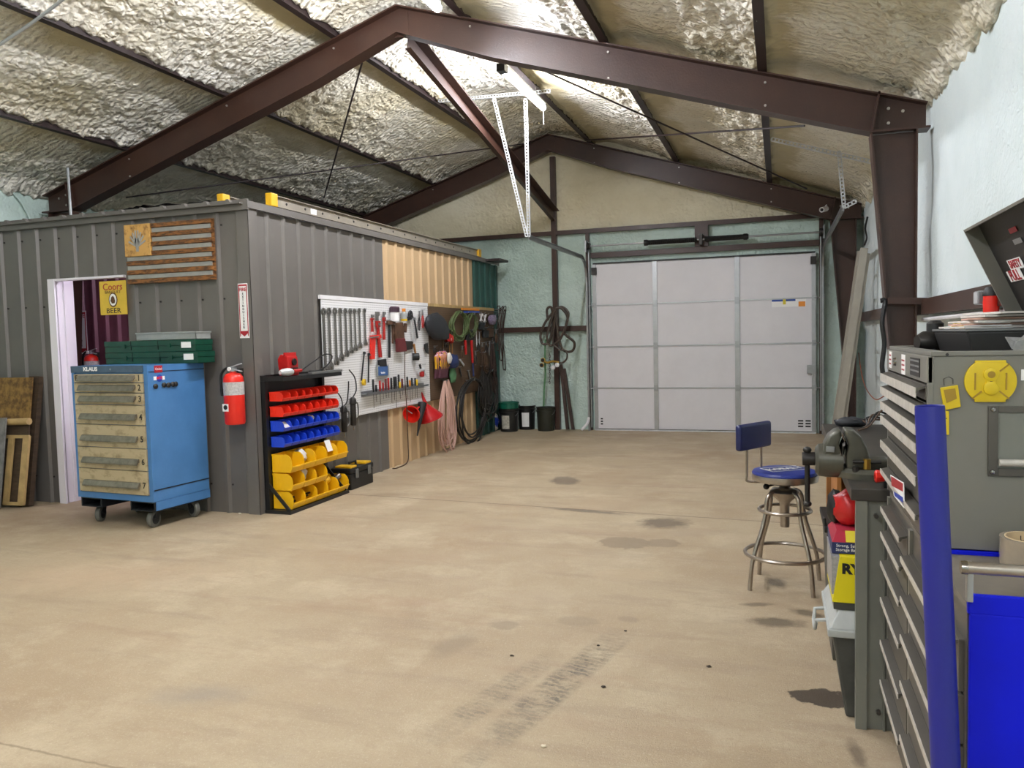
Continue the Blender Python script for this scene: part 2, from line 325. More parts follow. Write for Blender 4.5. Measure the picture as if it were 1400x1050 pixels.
# ceiling foam, one lumpy shell per slope, thick between the purlins
PURL = [RX+s*q for s in (-1, 1) for q in (.655, 1.925, 3.2)]
def fb(p, o=4): return noise.fractal(p, 1., 2., o)
def ceiling(name, x0, x1, nx, ny):
    v = []; f = []
    for i in range(nx+1):
        x = x0+(x1-x0)*i/nx
        for j in range(ny+1):
            y = YF+(YB-YF)*j/ny
            dp = min(abs(x-p) for p in PURL)
            e = math.exp(-(dp/.13)**2)
            h = .135+.02*fb(V((x*1.1, y*1.1, 3)))+.018*fb(V((x*4, y*4, 7)), 3)*(.5+.5*fb(V((x*.7, y*.7, 9))))
            h -= e*(.03+.05*abs(fb(V((x*5, y*5, 1)), 3)))
            fr = ((abs(x-RX)+.615)/1.27) % 1.; lum = min(1., max(0., (fr-.25+.5*fb(V((x*.9, y*.9, 5)), 3))*3.))
            h -= lum*(.02+.045*abs(fb(V((x*7, y*7, 4)), 3))+.02*abs(fb(V((x*16, y*16, 6)), 2)))*(.6+.8*fr)
            if abs(x-RX) < .3: h -= .05*(1-abs(x-RX)/.3)
            de = abs(x-(XR if x > RX else XL)); h -= .10*math.exp(-(de/.1)**2)*(1+fb(V((x*6, y*6, 2)), 3))
            v.append((x, y, rz(x)+h))
    for i in range(nx):
        for j in range(ny): a = i*(ny+1)+j; f.append((a, a+1, a+ny+2, a+ny+1))
    b = MB(); b.add(v, f); o = struct(name, b, MATS['foam_cream'], smooth=180); return o
ceiling('ceiling', XL-.02, RX, 170, 460); ceiling('ceiling', RX, XR+.02, 170, 460)
# walls of sprayed foam
def foamwall(name, fn, nu, nv, mt, amp=.02, nrm=(0, -1, 0), seed=0, skip=None):
    v = []; f = []; n = V(nrm)
    for i in range(nu+1):
        for j in range(nv+1):
            p = V(fn(i/nu, j/nv)); h = amp*fb(p*1.7+V((seed, 0, 0)))+amp*.7*fb(p*6+V((0, seed, 0)), 3)
            v.append(p+n*h)
    for i in range(nu):
        for j in range(nv):
            a = i*(nv+1)+j; f.append((a, a+1, a+nv+2, a+nv+1))
    b = MB(); b.add(v, f); return struct(name, b, MATS[mt], smooth=180)
DL, DR, DH = -2.72, .49, 2.57                  # overhead door opening
GZ = 3.08                                      # gable girt
def bw(x0, x1, z0, z1f): return lambda u, t: (x0+(x1-x0)*u, YB, z0+(z1f(x0+(x1-x0)*u)-z0)*t)
foamwall('wall_back', bw(XL, DL, 0, lambda x: GZ), 90, 60, 'foam_mint')
foamwall('wall_back', bw(DR, XR+.05, 0, lambda x: GZ), 14, 60, 'foam_mint')
foamwall('wall_back', bw(DL, DR, DH+.02, lambda x: GZ), 60, 12, 'foam_mint')
foamwall('wall_back', bw(XL, XR+.05, GZ, lambda x: max(GZ+.02, rz(x)+.16)), 150, 40, 'foam_gable')
def rw(u, t):
    y = YF+(YB-YF)*u; z = t*(rz(XR)+.12); x = XR
    if z < 1.5: x += .03
    return (x, y, z)
foamwall('wall_right', rw, 260, 50, 'foam_pale', .014, (-1, 0, 0))
foamwall('wall_left', lambda u, t: (XL, YF+(YB-YF)*u, t*(rz(XL)+.12)), 200, 40, 'foam_mint', .02, (1, 0, 0))
b = MB(); b.prism([(XL-.1, YF, 0), (XR+.1, YF, 0), (XR+.1, YF, rz(XR)+.2), (RX, YF, RZ+.2), (XL-.1, YF, rz(XL)+.2)], (0, -.1, 0)); struct('wall_front', b, MATS['foam_mint'])
# ---------------------------------------------------------------- steel frames
def frame(Y, label, light=False):
    t = thing('steel_portal_frame', label, 'steel frame', (RX, Y, 0))
    def plate(poly, th, name, par): return MB().prism([(p[0], Y-th/2, p[1]) for p in poly], (0, th, 0)).build(name, MATS['steel'], par)
    for s in (-1, 1):
        xe = RX+s*4.38; xk = RX+s*4.0
        top = lambda x: rz(x)-.006
        dep = lambda x: .235+.06*min(1, abs(x-RX)/.9)
        b = MB(); xs = [RX, RX+s*.9, xk]
        for a, c in zip(xs, xs[1:]):
            b.prism([(a, Y-.005, top(a)), (c, Y-.005, top(c)), (c, Y-.005, top(c)-dep(c)), (a, Y-.005, top(a)-dep(a))], (0, .01, 0))
            for k in (0, 1):
                za, zc = (top(a), top(c)) if k == 0 else (top(a)-dep(a), top(c)-dep(c))
                b.bar((a, Y, za), (c, Y, zc), .16, .012)
        rf = b.build('rafter', MATS['steel'], t)
        # knee and column
        b = MB(); zk = top(xk)-dep(xk)
        b.prism([(xk, Y-.006, top(xk)), (xe, Y-.006, top(xe)), (xe, Y-.006, zk-.01), (xk-s*.0, Y-.006, zk-.01)], (0, .012, 0))
        b.bar((xk, Y, zk), (xe+s*.02, Y, zk-.005), .17, .016); b.bar((xk, Y, zk), (xk+s*.05, Y, top(xk)), .17, .014, (s, 0, 0)); b.bar((xk, Y, top(xk)), (xe, Y, top(xe)), .17, .012)
        b.build('knee', MATS['steel'], t)
        b = MB(); xi = xk-s*.005; xo = RX+s*4.31; xb = RX+s*4.24
        b.prism([(xi, Y-.005, zk-.015), (xo, Y-.005, zk-.015), (xo, Y-.005, 0.01), (xb, Y-.005, .01)], (0, .01, 0))
        b.bar((xi, Y, zk-.015), (xb, Y, .01), .16, .012, (s, 0, 0)); b.bar((xo, Y, zk-.015), (xo, Y, .01), .16, .012, (s, 0, 0))
        b.build('column', MATS['steel'], t)
        MB().bx((xb-s*.03, Y-.1, 0), (xo+s*.02, Y+.1, .014)).build('base_plate', MATS['steel'], t)
        bl = []
        for (dx, dz) in ((.12, -.09), (.12, -.2), (.22, -.12), (.34, -.02)):
            bl.append((xk+s*dx, top(xk)+dz-.03, .012))
        for q in (.7, 1.95, 3.22):
            x = RX+s*q
            for dz in (-.06, -.24) if q > 2 else (-.05, -.27): bl.append((x, top(x)+dz, .010))
        for x, z, r in bl: MB().cyl((x, Y-.016, z), (x, Y+.016, z), r, n=8).build('bolt', MATS['bolt'], t)
    MB().prism([(RX-.09, Y-.009, rz(RX)-.03), (RX+.09, Y-.009, rz(RX)-.03), (RX+.09, Y-.009, RZ-.27), (RX-.09, Y-.009, RZ-.27)], (0, .018, 0)).build('ridge_splice', MATS['steel'], t)
    return t
frame(6.8, 'maroon steel portal frame spanning the room, in front of the LED strip')
frame(11.82, 'maroon steel portal frame set against the overhead door wall')
names = ['above the shed roof beside the green left wall', 'over the middle of the shed roof', 'just left of the roof ridge', 'just right of the roof ridge, carrying the LED strips', 'second from the ridge on the door side', 'nearest the pale right wall']
order = sorted(PURL)
for x, nm in zip(order, names):
    b = MB(); z = rz(x); s = 1 if x > RX else -1
    b.bx((x-.004, YF+.02, z+.002), (x+.004, YB-.03, z+.19)); b.bx((x-.035, YF+.02, z+.001), (x+.035, YB-.03, z+.008)); b.bx((x-.037, YF+.02, z+.008), (x-.031, YB-.03, z+.025))
    tag(b.build('roof_purlin', MATS['steel_dark']), 'dark brown steel roof purlin '+nm, 'purlin', 'roof purlins')
# ridge brace running down to the gable post
A = V((RX+.03, 6.9, 4.28)); B = V((-3.30, 11.9, 3.33))
b = MB(); b.bar(A, B, .008, .14, (0, 0, 1)); b.bar(A+V((.05, 0, .07)), B+V((.05, 0, .07)), .10, .008); b.bar(A-V((0, 0, .07)), B-V((0, 0, .07)), .06, .006)
tag(b.build('diagonal_brace', MATS['steel']), 'maroon steel brace sloping from the frame ridge down to the gable post', 'steel brace')
def rod(p, q, r, label, sag=0.):
    p, q = V(p), V(q); pts = [p.lerp(q, i/8)-V((0, 0, sag*4*(i/8)*(1-i/8))) for i in range(9)]
    return tag(MB().tube(pts, r, 6).build('tie_rod', MATS['steel_dark'], smooth=True), label, 'tie rod', 'roof tie rods')
rod(roof(724, 88, -.10), roof(1103, 258, -.12), .010, 'thin brown tie rod from the ridge down towards the door corner')
rod(roof(1100, 172, -.06), roof(800, 192, -.06), .010, 'thin brown tie rod crossing the right roof slope nearly level')
rod(roof(495, 86, -.06), roof(443, 270, -.1), .010, 'thin brown tie rod dropping steeply behind the left rafter')
rod(roof(172, 270, -.06), roof(728, 195, -.06), .009, 'thin brown tie rod crossing the left roof slope nearly level')
# gable post, girts and door header
def wood(name, mb, label, cat, group=None): return tag(mb.build(name, MATS['steel']), label, cat, group)
b = MB(); b.bx((-3.36, YB-.09, 0), (-3.28, YB-.01, rz(-3.32)-.3)); wood('gable_post', b, 'dark brown steel post standing left of the overhead door', 'steel post')
b = MB(); b.bx((-7.0, YB-.08, GZ-.03), (.55, YB-.0, GZ+.03)); b.bx((-7.0, YB-.09, GZ-.035), (.55, YB-.02, GZ-.028)); wood('wall_girt', b, 'brown horizontal girt under the cream gable foam', 'girt', 'wall girts')
b = MB(); b.bx((-4.4, YB-.09, 1.55), (-3.36, YB, 1.63)); b.bx((-3.28, YB-.09, 1.55), (DL-.08, YB, 1.63)); wood('wall_girt', b, 'brown horizontal girt behind the hanging torch hoses', 'girt', 'wall girts')
b = MB(); b.bx((DL-.02, YB-.08, 2.66), (DR+.06, YB, 2.74)); wood('door_header', b, 'maroon steel header channel over the white overhead door', 'header')
b = MB(); b.bx((-1.17, YB-.11, 2.742), (-.98, YB-.01, GZ-.036)); wood('spring_post', b, 'short maroon plate carrying the torsion spring bracket', 'steel plate')
b = MB(); b.bx((DL-.10, YB-.08, 0), (DL-.045, YB-.01, GZ-.036)); wood('door_jamb', b, 'brown steel jamb left of the overhead door', 'jamb')
b = MB(); b.bx((DR+.045, YB-.08, 0), (DR+.10, YB-.01, GZ-.036)); wood('door_jamb', b, 'brown steel jamb right of the overhead door', 'jamb')
for (y0, y1, z, lab) in ((4.0, 6.7, 1.63, 'brown steel girt on the pale wall beside the open chest lid'), (6.9, 11.7, 1.63, 'brown steel girt on the pale wall behind the leaning ladder'), (-2, 4.0, 1.63, 'brown steel girt on the pale wall behind the tool chest')):
    b = MB(); b.bx((XR-.075, y0, z-.055), (XR+.01, y1, z+.06)); b.bx((XR-.08, y0, z-.055), (XR-.072, y1, z+.06)); wood('wall_girt', b, lab, 'girt', 'wall girts')
b = MB(); b.bar((.79, 6.70, 1.69), (1.06, 6.70, 1.675), .02, .05); wood('girt_clip', b, 'thin brown angle bar crossing the right steel column', 'angle bar')
# ---------------------------------------------------------------- shed inside the hall
SY, SX, SH = 5.705, -4.27, 2.62
mat('sheet_grey', '6b6762', .42, .1, .3, 2.2, '57534e', .03, 30)
mat('sheet_tan', 'bfa27c', .42, .05, .15, 3, 'ae926e')
mat('sheet_green', '1d4a42', .42, .05, .2, 3)
mat('shed_white', 'e9e4ea', .5, 0, .12, 2, 'cfc9cf')
mat('sheet_maroon', '7d4a58', .4, .05, .15, 3)
mat('screw', '2b2826', .5, .4)
def ribsheet(u0, u1, z0, z1, o, ud, nd, ph, rib=.2286, hr=.022, fl=.010):
    # trapezoid ribs at ph + k*rib, proud along nd
    o, ud, nd = V(o), V(ud), V(nd); P = [u0]
    k = math.floor((u0-ph)/rib)-1
    pr = [(u0, None)]
    brk = {u0, u1}
    def h(u):
        d = abs((u-ph+rib/2) % rib-rib/2)
        return hr if d < .012 else hr*(.030-d)/.018 if d < .030 else 0.
    while ph+k*rib < u1+rib:
        c = ph+k*rib
        for d in (-.030, -.012, .012, .030):
            if u0 < c+d < u1: brk.add(c+d)
        k += 1
    us = sorted(brk); b = MB(); v = []; f = []
    for u in us:
        for z in (z0, z1): v.append(o+ud*u+nd*h(u)+Z1*z)
    for i in range(len(us)-1): a = 2*i; f.append((a, a+2, a+3, a+1))
    n = len(v)
    v += [p-nd*.012-nd*h(us[i//2]) for i, p in enumerate(v)]
    a = 0; e = 2*(len(us)-1)
    f += [(n+a, n+e, n+e+1, n+a+1), (0, n, n+1, 1), (e, e+1, n+e+1, n+e)]
    for z in (0, 1): f += [tuple([2*i+z for i in range(len(us))]+[n+2*i+z for i in reversed(range(len(us)))])]
    return b.add(v, f)
def wallroot(name, loc):
    o = bpy.data.objects.new(name, None); COL.objects.link(o); o.location = loc; ROOT[o.name] = V(loc); o['kind'] = 'structure'; return o
wf = wallroot('wall_shed_front', (-6, SY, 0))
DX0, DX1, DZ = -6.445, -5.60, 2.125
cuts = sorted([-7.72, -7.43, -6.515, -5.60, -4.686, SX+.02, DX0])
for a, c in zip(cuts, cuts[1:]):
    z0 = DZ if (a >= DX0-.01 and c <= DX1+.01) else 0.
    ribsheet(a, c, z0, SH, (0, SY, 0), X1, -Y1, -6.515+.1).build('metal_panel', MATS['sheet_grey'], wf)
b = MB()
for k in range(-6, 11):
    x = -6.515+.1+.2286*k+.05
    if x > SX-.1 or x < -7.7: continue
    for z in (1.87, 2.5, .25):
        if z < 2.1 and DX0-.03 < x < DX1+.03: continue
        MB().cyl((x, SY-.008, z), (x, SY, z), .009, n=6).build('screw', MATS['screw'], wf)
ws = wallroot('wall_shed_side', (SX, 8.8, 0))
for (a, c, z0, z1, mt) in ((5.72, 6.56, 0, SH, 'sheet_grey'), (6.56, 7.47, 0, SH, 'sheet_grey'), (7.47, 8.11, 0, SH, 'sheet_grey'), (8.11, 9.02, 0, SH, 'sheet_tan'), (9.02, 9.93, 0, SH, 'sheet_tan'), (9.93, 10.88, 0, SH, 'sheet_tan'), (10.88, 11.98, 0, SH, 'sheet_green')):
    ribsheet(a, c, z0, z1, (SX, 0, 0), Y1, X1, 5.97 if a < 8 else 8.2, .241 if a < 8 else .2286).build('metal_panel', MATS[mt], ws)
# corner and eave trim
MB().bx((SX-.03, SY+.02, 0), (SX-.0135, YB-.1, SH)).build('backing', MATS['shed_white'], ws)
for a, c in ((-7.72, DX0-.03), (DX1, SX-.04)): MB().bx((a, SY+.0135, 0), (c, SY+.03, SH)).build('backing', MATS['shed_white'], wf)
b = MB(); b.bx((SX-.09, SY-.028, 0), (SX+.028, SY-.022, SH)); b.bx((SX+.022, SY-.028, 0), (SX+.028, SY+.09, SH)); tag(b.build('trim_1', MATS['sheet_grey'], keep=True), kind='structure')
b = MB(); b.bx((-7.75, SY-.05, SH-.015), (SX+.04, SY-.028, SH+.075)); tag(b.build('trim_2', MATS['sheet_grey'], keep=True), kind='structure')
b = MB(); b.bx((SX+.026, SY-.05, SH+.0), (SX+.045, YB-.1, SH+.06)); tag(b.build('trim_3', MATS['sheet_grey'], keep=True), kind='structure')
# shed roof sheets
rf = wallroot('shed_roof', (-6, 8.8, SH))
for k in range(4):
    a = -7.72+.8625*k; ribsheet(a, a+.86, 0, 1, (0, 0, 0), X1, Z1, -7.6, .2286, .03)
    b = MB(); q = ribsheet(a, a+.86, 0, 1, (0, 0, 0), X1, V((0, 1, 0)), -7.6, .2286, .03)
    b.add([(p.x, (SY-.09) if p.z < .5 else YB-.12, SH+.045+p.y) for p in q.v], q.f); b.build('roof_sheet', MATS['sheet_grey'], rf)
# doorway lining and the lit corridor inside
mat('shed_white', 'e9e4ea', .5, 0, .12, 2, 'cfc9cf')
b = MB(); b.bx((DX0-.03, SY-.03, 0), (DX0+.0, SY+.2, DZ)); b.bx((DX0-.06, SY-.032, 0), (DX0+.02, SY-.012, DZ+.0)); b.bx((DX0+.0, SY+.08, .0), (DX0+.014, SY+.16, DZ)); b.build('door_lining', MATS['shed_white'], wf)
b = MB(); b.bx((DX0+.001, SY+.17, .98), (DX0+.03, SY+.22, 1.08)); b.build('strike_plate', MATS['black'], wf)
b = MB(); b.bx((DX0, SY-.03, DZ-.02), (DX1, SY+.05, DZ)); b.build('door_head', MATS['shed_white'], wf)
wi = wallroot('wall_shed_inner', (-6, 7.1, 0))
for k in range(4): a = -7.7+.84*k; ribsheet(a, a+.84, 0, SH-.02, (0, 7.1, 0), X1, -Y1, -7.62, .172, .03).build('metal_panel', MATS['sheet_maroon'], wi)
b = MB(); b.bx((-7.75, SY+.02, SH-.0), (SX-.03, 7.3, SH+.02)); struct('ceiling_shed', b, MATS['shed_white'])
def led(mt_name, col, st):
    m, N, L, b = nt(mt_name); b.inputs['Base Color'].default_value = (.9, .9, .9, 1); b.inputs['Emission Color'].default_value = (*lin(col), 1); b.inputs['Emission Strength'].default_value = st
led('led_strip', 'f4f6ff', LAMP); led('led_shed', 'f3ecff', 130.)
t = thing('ceiling_tube_light', 'white tube light on the ceiling inside the lit shed doorway', 'light', (-5.3, 6.3, SH-.06))
MB().bx((-5.9, 6.25, SH-.05), (-4.7, 6.35, SH-.002)).build('housing', MATS['white_paint'], t); MB().cyl((-5.88, 6.3, SH-.065), (-4.72, 6.3, SH-.065), .016).build('tube', MATS['led_shed'], t)
# ---------------------------------------------------------------- LED strips under the ridge purlin
labs = ['lit LED strip with a pull cord hanging behind the steel frame', 'lit LED strip hanging in front of the steel frame ridge']+['lit LED strip under a purlin over the '+q for q in ('near tyre mark', 'spot beside the blue tube', 'front end of the right wall')]
for (x, y), lb in zip(SHOP_LIGHTS, labs):
    zz = 4.13 if x < -1 else rz(x)-.19; t = thing('shop_light', lb, 'light', (x, y, zz), 'LED strips under the ridge'); L2 = .74; dz_ = zz-4.13
    MB().bx((x-.03, y-L2, 4.178+dz_), (x+.03, y+L2, 4.20+dz_)).build('housing', MATS['galv_white'], t)
    MB().lathe([(.034, -L2+.1), (.034, L2)], (x, y, 4.142+dz_), (0, 1, 0), 12).build('diffuser', MATS['led_strip'], t, True)
    MB().bx((x-.042, y-L2-.02, 4.11+dz_), (x+.042, y-L2+.1, 4.18+dz_)).build('end_cap', MATS['black'], t)
    for s in (-.5, .45):
        MB().tube([(x-.015, y+s, 4.2+dz_), (x-.01, y+s+.02, 4.31+dz_), (x+.015, y+s-.02, 4.2+dz_)], .003, 5).build('hanger', MATS['galv'], t)
    if y > 8: MB().tube([(x+.036, y+.62, 4.16+dz_), (x+.036, y+.62, 3.92+dz_)], .004, 5).build('pull_cord', MATS['white_paint'], t)
# ================================================================ overhead door and back wall
mat('door_white', 'dedcdf', .45, 0, .06, 2)
mat('door_strip', 'b4b6b8', .35, .7, .3, 7, '8d8f92')
mat('orange_lab', 'e08a2a', .5); mat('blue_lab', '2a4a9a', .5); mat('yellow_lab', 'd8c63a', .5)
d = wallroot('door_1', ((DL+DR)/2, YB-.05, 0)); DY = YB-.06
cols = [(DL+.055, -1.80), (-1.735, -.615), (-.545, DR-.055)]
sz = (DH-.02)/4
for k in range(4):
    z0 = .02+sz*k
    for a, c in cols:
        p = MB().bx((a, DY, z0+.010), (c, DY+.045, z0+sz-.010)).build('panel', MATS['door_white'], d)
        MB().bx((a+.015, DY-.003, z0+.03), (c-.015, DY+.001, z0+sz-.03)).build('panel_field', MATS['door_white'], p)
    for a, c in ((DL, DL+.055), (-1.80, -1.735), (-.615, -.545), (DR-.055, DR)):
        MB().bx((a, DY-.016, z0+.004), (c, DY+.02, z0+sz-.004)).build('stile', MATS['door_strip'], d)
    if k:
        MB().bx((DL, DY-.012, z0-.010), (DR, DY+.03, z0+.010)).build('rail', MATS['door_strip'], d)
        for x in (-1.767, -.58): MB().bx((x-.03, DY-.028, z0-.05), (x+.03, DY-.0165, z0+.05)).build('hinge', MATS['galv'], d)
        for x, s in ((DL+.02, -1), (DR-.02, 1)):
            h = MB().bx((x-.03, DY-.03, z0-.04), (x+.03, DY-.0165, z0+.04)).build('hinge', MATS['galv'], d)
            MB().cyl((x, DY-.035, z0), (x+s*.085, DY-.035, z0), .008, n=8).build('roller_pin', MATS['galv'], h)
MB().bx((DL, DY-.02, 0), (DR, DY+.04, .02)).build('bottom_seal', MATS['galv_white'], d)
MB().bx((DL+.01, DY-.018, DH-.01), (DR-.01, DY+.03, DH+.012)).build('top_rail', MATS['black'], d)
for x, s in ((DL+.03, 1), (DR-.03, -1)):
    MB().bx((x-.04, DY-.05, DH-.17), (x+.04, DY-.0165, DH-.06)).build('top_bracket', MATS['dark_iron'], d)
lb = MB().bx((-.1+.0, DY-.005, 1.815), (.36, DY-.0035, 1.93)).build('warning_label', MATS['white_label'], d)
MB().bx((-.1, DY-.007, 1.895), (.22, DY-.0055, 1.93)).build('blue_band', MATS['blue_lab'], lb)
MB().bx((.26, DY-.007, 1.815), (.35, DY-.0055, 1.885)).build('orange_panel', MATS['orange_lab'], lb)
MB().bx((.05, DY-.008, 1.85), (.09, DY-.0072, 1.93)).build('yellow_panel', MATS['yellow_lab'], lb)
for x in (DL+.09, DR-.24, DR-.14):
    for z in (.09, .13, .17): MB().bx((x, DY-.006, z), (x+(.035 if x < 0 else .07), DY-.0035, z+.022)).build('print_mark', MATS['ink'], d)
b = MB().bx((DR-.12, DY-.05, .86), (DR+.0, DY-.0165, .98)); b.build('slide_lock', MATS['galv'], d)
for x, s, lab, y2, z2 in ((DL-.085, -1, 'galvanised door track bending to the ceiling, left of the overhead door', 9.0, 2.65), (DR+.10, 1, 'galvanised door track bending to the ceiling, right of the overhead door', 8.25, 2.63)):
    t = thing('door_track', lab, 'door track', (x, DY-.08, 0), 'overhead door tracks')
    c0 = [(x, DY-.075, .0), (x, DY-.075, 2.3)]; arc = [(x, DY-.075-.33*(1-math.cos(q)), 2.3+(z2-2.3)*math.sin(q)) for q in [math.pi/2*i/8 for i in range(9)]]
    pts = c0[:1]+arc+[(x, y2, z2)]
    b = MB()
    for p, q in zip(pts, pts[1:]):
        p, q = V(p), V(q)
        b.bar(p, q, .004, .056, (0, -1, .3)); 
        for sg in (-1, 1):
            n = X1.cross((q-p).normalized())*.026*sg
            b.bar(p+n-V((s*.012, 0, 0)), q+n-V((s*.012, 0, 0)), .024, .004, n)
    b.build('track', MATS['galv'], t)
    for z in (.25, .66, 1.3, 1.94): MB().bx((x-.02, DY-.04, z-.025), (x+.02, YB-.0, z+.025)).build('track_bracket', MATS['galv'], t)
    if x > 0: MB().bx((x-.045, DY-.06, .05), (x-.03, YB-.02, 2.9)).build('track_angle', MATS['galv'], t)
    else: MB().bx((x+.035, DY-.06, .05), (x+.05, YB-.02, 2.9)).build('track_angle', MATS['galv'], t)
# torsion bar
SZ = 2.83; sy = YB-.19
t = thing('torsion_spring_assembly', 'black torsion springs on a thin shaft above the white overhead door', 'door spring', (-1.07, sy, SZ))
MB().cyl((DL-.02, sy, SZ), (DR+.05, sy, SZ), .014, n=10).build('shaft', MATS['galv'], t, True)
for a, c in ((-1.9, -1.13), (-1.02, -.42)):
    b = MB(); n = 46
    b.tube([(a+(c-a)*i/(n*6), sy+.034*math.cos(i*math.pi/3), SZ+.034*math.sin(i*math.pi/3)) for i in range(n*6+1)], .0085, 5); b.build('spring', MATS['black'], t, True)
    MB().lathe([(.01, 0), (.045, 0), (.045, .05), (.03, .07), (.01, .07)], (a if a < -1.5 else c-.06, sy, SZ), (1, 0, 0), 14).build('winding_cone', MATS['black'], t, True)
MB().bx((-1.10, sy-.03, SZ-.08), (-1.05, YB-.105, SZ+.08)).build('centre_bracket', MATS['dark_iron'], t, bevel=.006)
for x in (DL-.03, DR+.06):
    MB().lathe([(.0, -.02), (.055, -.02), (.06, 0), (.05, .01), (.055, .03), (0, .03)], (x, sy, SZ), (1, 0, 0), 16).build('cable_drum', MATS['dark_iron'], t, True)
    MB().bx((x-.05 if x < 0 else x+.03, sy-.02, SZ-.09), (x-.03 if x < 0 else x+.05, YB-.05, SZ+.09)).build('end_bearing', MATS['galv'], t)
# perforated angle hangers
def perf(a, b_, w=.034, up=(0, -1, 0)):
    a, b_ = V(a), V(b_); d = (b_-a); L = d.length; d = d.normalized(); x = d.cross(V(up)).normalized(); b = MB()
    for s in (-1, 1): b.bar(a+x*s*w*.42, b_+x*s*w*.42, w*.28, .003, up)
    n = int(L/.035)
    for i in range(n+1): p = a+d*(L*i/n); b.bar(p-x*w*.4, p+x*w*.4, .014, .003, up)
    e = x*w*.5; b.bar(a+e+V(up)*-.015, b_+e+V(up)*-.015, .003, .03, up)
    return b
def hangers(items, lab, loc):
    t = thing('track_hanger', lab, 'hanger', loc, 'perforated track hangers')
    for (a, c) in items: perf(a, c).build('perforated_angle', MATS['galv_white'], t)
YH = 9.0
hangers([((-2.80, YH, 2.66), PY(718, 135, YH)), ((-2.82, YH-.02, 2.66), PY(675, 135, YH-.02)), (PY(600, 138, YH+.02), PY(752, 124, YH+.02))], 'white perforated angle hanger holding the left door track from the ridge', (-2.8, YH, 2.66))
YH2 = 8.25
hangers([((DR+.10, YH2, 2.64), PY(1147, 207, YH2)), ((DR+.10, YH2-.02, 2.64), PY(1170, 275, YH2-.02)), (PY(1055, 190, YH2+.02), PY(1192, 221, YH2+.02))], 'grey perforated angle hanger holding the right door track by the column', (DR+.1, YH2, 2.64))
# security camera
p = PY(1127, 286, 11.66); t = thing('security_camera', 'small white bullet camera under the back steel frame', 'camera', p)
MB().lathe([(0, -.07), (.032, -.07), (.036, -.05), (.036, .08), (.028, .085), (.028, .07), (0, .07)], p, (-.45, -.85, -.2), 16).build('body', MATS['white_paint'], t, True)
MB().lathe([(0, .071), (.022, .071), (.018, .078), (0, .08)], p, (-.45, -.85, -.2), 16).build('lens', MATS['black_gloss'], t, True)
MB().tube([p+V((.01, .02, .02)), p+V((.03, .06, .06)), p+V((.03, .10, .06))], .012, 8).build('bracket', MATS['white_paint'], t, True)
# conduits
def pipe(pts, r, mt, lab, nm='conduit_pipe', cat='conduit', n=8): return tag(MB().tube(bez(pts, 6), r, n).build(nm, MATS[mt], smooth=True), lab, cat)
pipe([PY(70, 193, 6.62), PY(86, 194, 6.62), PY(90, 205, 6.62), PY(94, 250, 6.62), PY(97, 296, 6.62)], .014, 'conduit', 'thin pale conduit dropping onto the shed roof beside the left rafter')
pipe([roof(-40, 87, -.05), roof(48, 28, -.03), roof(110, -20, -.05)], .012, 'conduit', 'grey conduit crossing a purlin high above the shed')
pipe([PX(-6, 250, XL+.03), PX(12, 258, XL+.03), PX(30, 278, XL+.03), PX(42, 300, XL+.03)], .012, 'foam_mint', 'mint coated cable on the left wall above the shed', 'foam_covered_cable', 'cable')
# ---- buckets
mat('bucket_black', '1c1c1b', .38, 0, .2, 12); mat('bucket_olive', '2a2b20', .45, 0, .3, 12); mat('lid_green', '14604a', .35)
mat('label_dirty', 'c9c3b4', .6, 0, .5, 30, '5b564a')
def bucket(px_, y_, R, Hh, mt, lab, lid=False, tagm=None, td=0.):
    c = G(px_, y_); c.y += R; t = thing('bucket', lab, 'bucket', (c.x, c.y, 0), 'buckets by the back wall')
    pr = [(0, .0), (R*.86, .0), (R*.87, .01), (R*.95, Hh*.82), (R*1.03, Hh*.82), (R*1.03, Hh*.86), (R*.97, Hh*.88), (R*1.0, Hh*.97), (R*1.04, Hh*.98), (R*1.04, Hh), (R*.96, Hh), (R*.8, .03), (0, .03)]
    MB().lathe(pr, (c.x, c.y, 0), n=28).build('shell', MATS[mt], t, True)
    MB().tube([(c.x+R*1.05*math.cos(q), c.y-.02-abs(math.sin(q))*R*.5, Hh*.86-.10*math.sin(q)) for q in [math.pi*i/12 for i in range(13)]], .003, 5).build('wire_handle', MATS['galv'], t, True)
    if lid: MB().lathe([(R*.9, Hh+.002), (R*.98, Hh+.005), (R*1.02, Hh+.08), (R*1.08, Hh+.085), (R*1.08, Hh+.10), (R*1.0, Hh+.10), (R*1.0, Hh+.02), (0, Hh+.02)], (c.x, c.y, 0), n=28).build('pail_above', MATS['lid_green'], t, True)
    if tagm:
        b = MB(); k = 8; 
        for i in range(k):
            q0, q1 = [-math.pi/2+td-.45+.9*(i+j)/k for j in (0, 1)]; v = []
            for q, z in ((q0, .05), (q1, .05), (q1, Hh*.72), (q0, Hh*.72)):
                rr = R*(.865+.09*z/Hh/.82)+.004; v.append((c.x+rr*math.cos(q), c.y+rr*math.sin(q), z))
            b.add(v, [(0, 1, 2, 3)])
        b.build('paper_label', MATS[tagm], t)
    return t
bucket(692, 591, .155, .36, 'bucket_black', 'black bucket with a stained label and a green pail nested on top', True, 'label_dirty', -.1)
bucket(717, 588, .142, .385, 'bucket_black', 'black bucket with a clean white label between two other buckets', False, 'white_label', .12)
bucket(743, 590, .148, .37, 'bucket_olive', 'olive black bucket with rim and no lid beside the gable post')
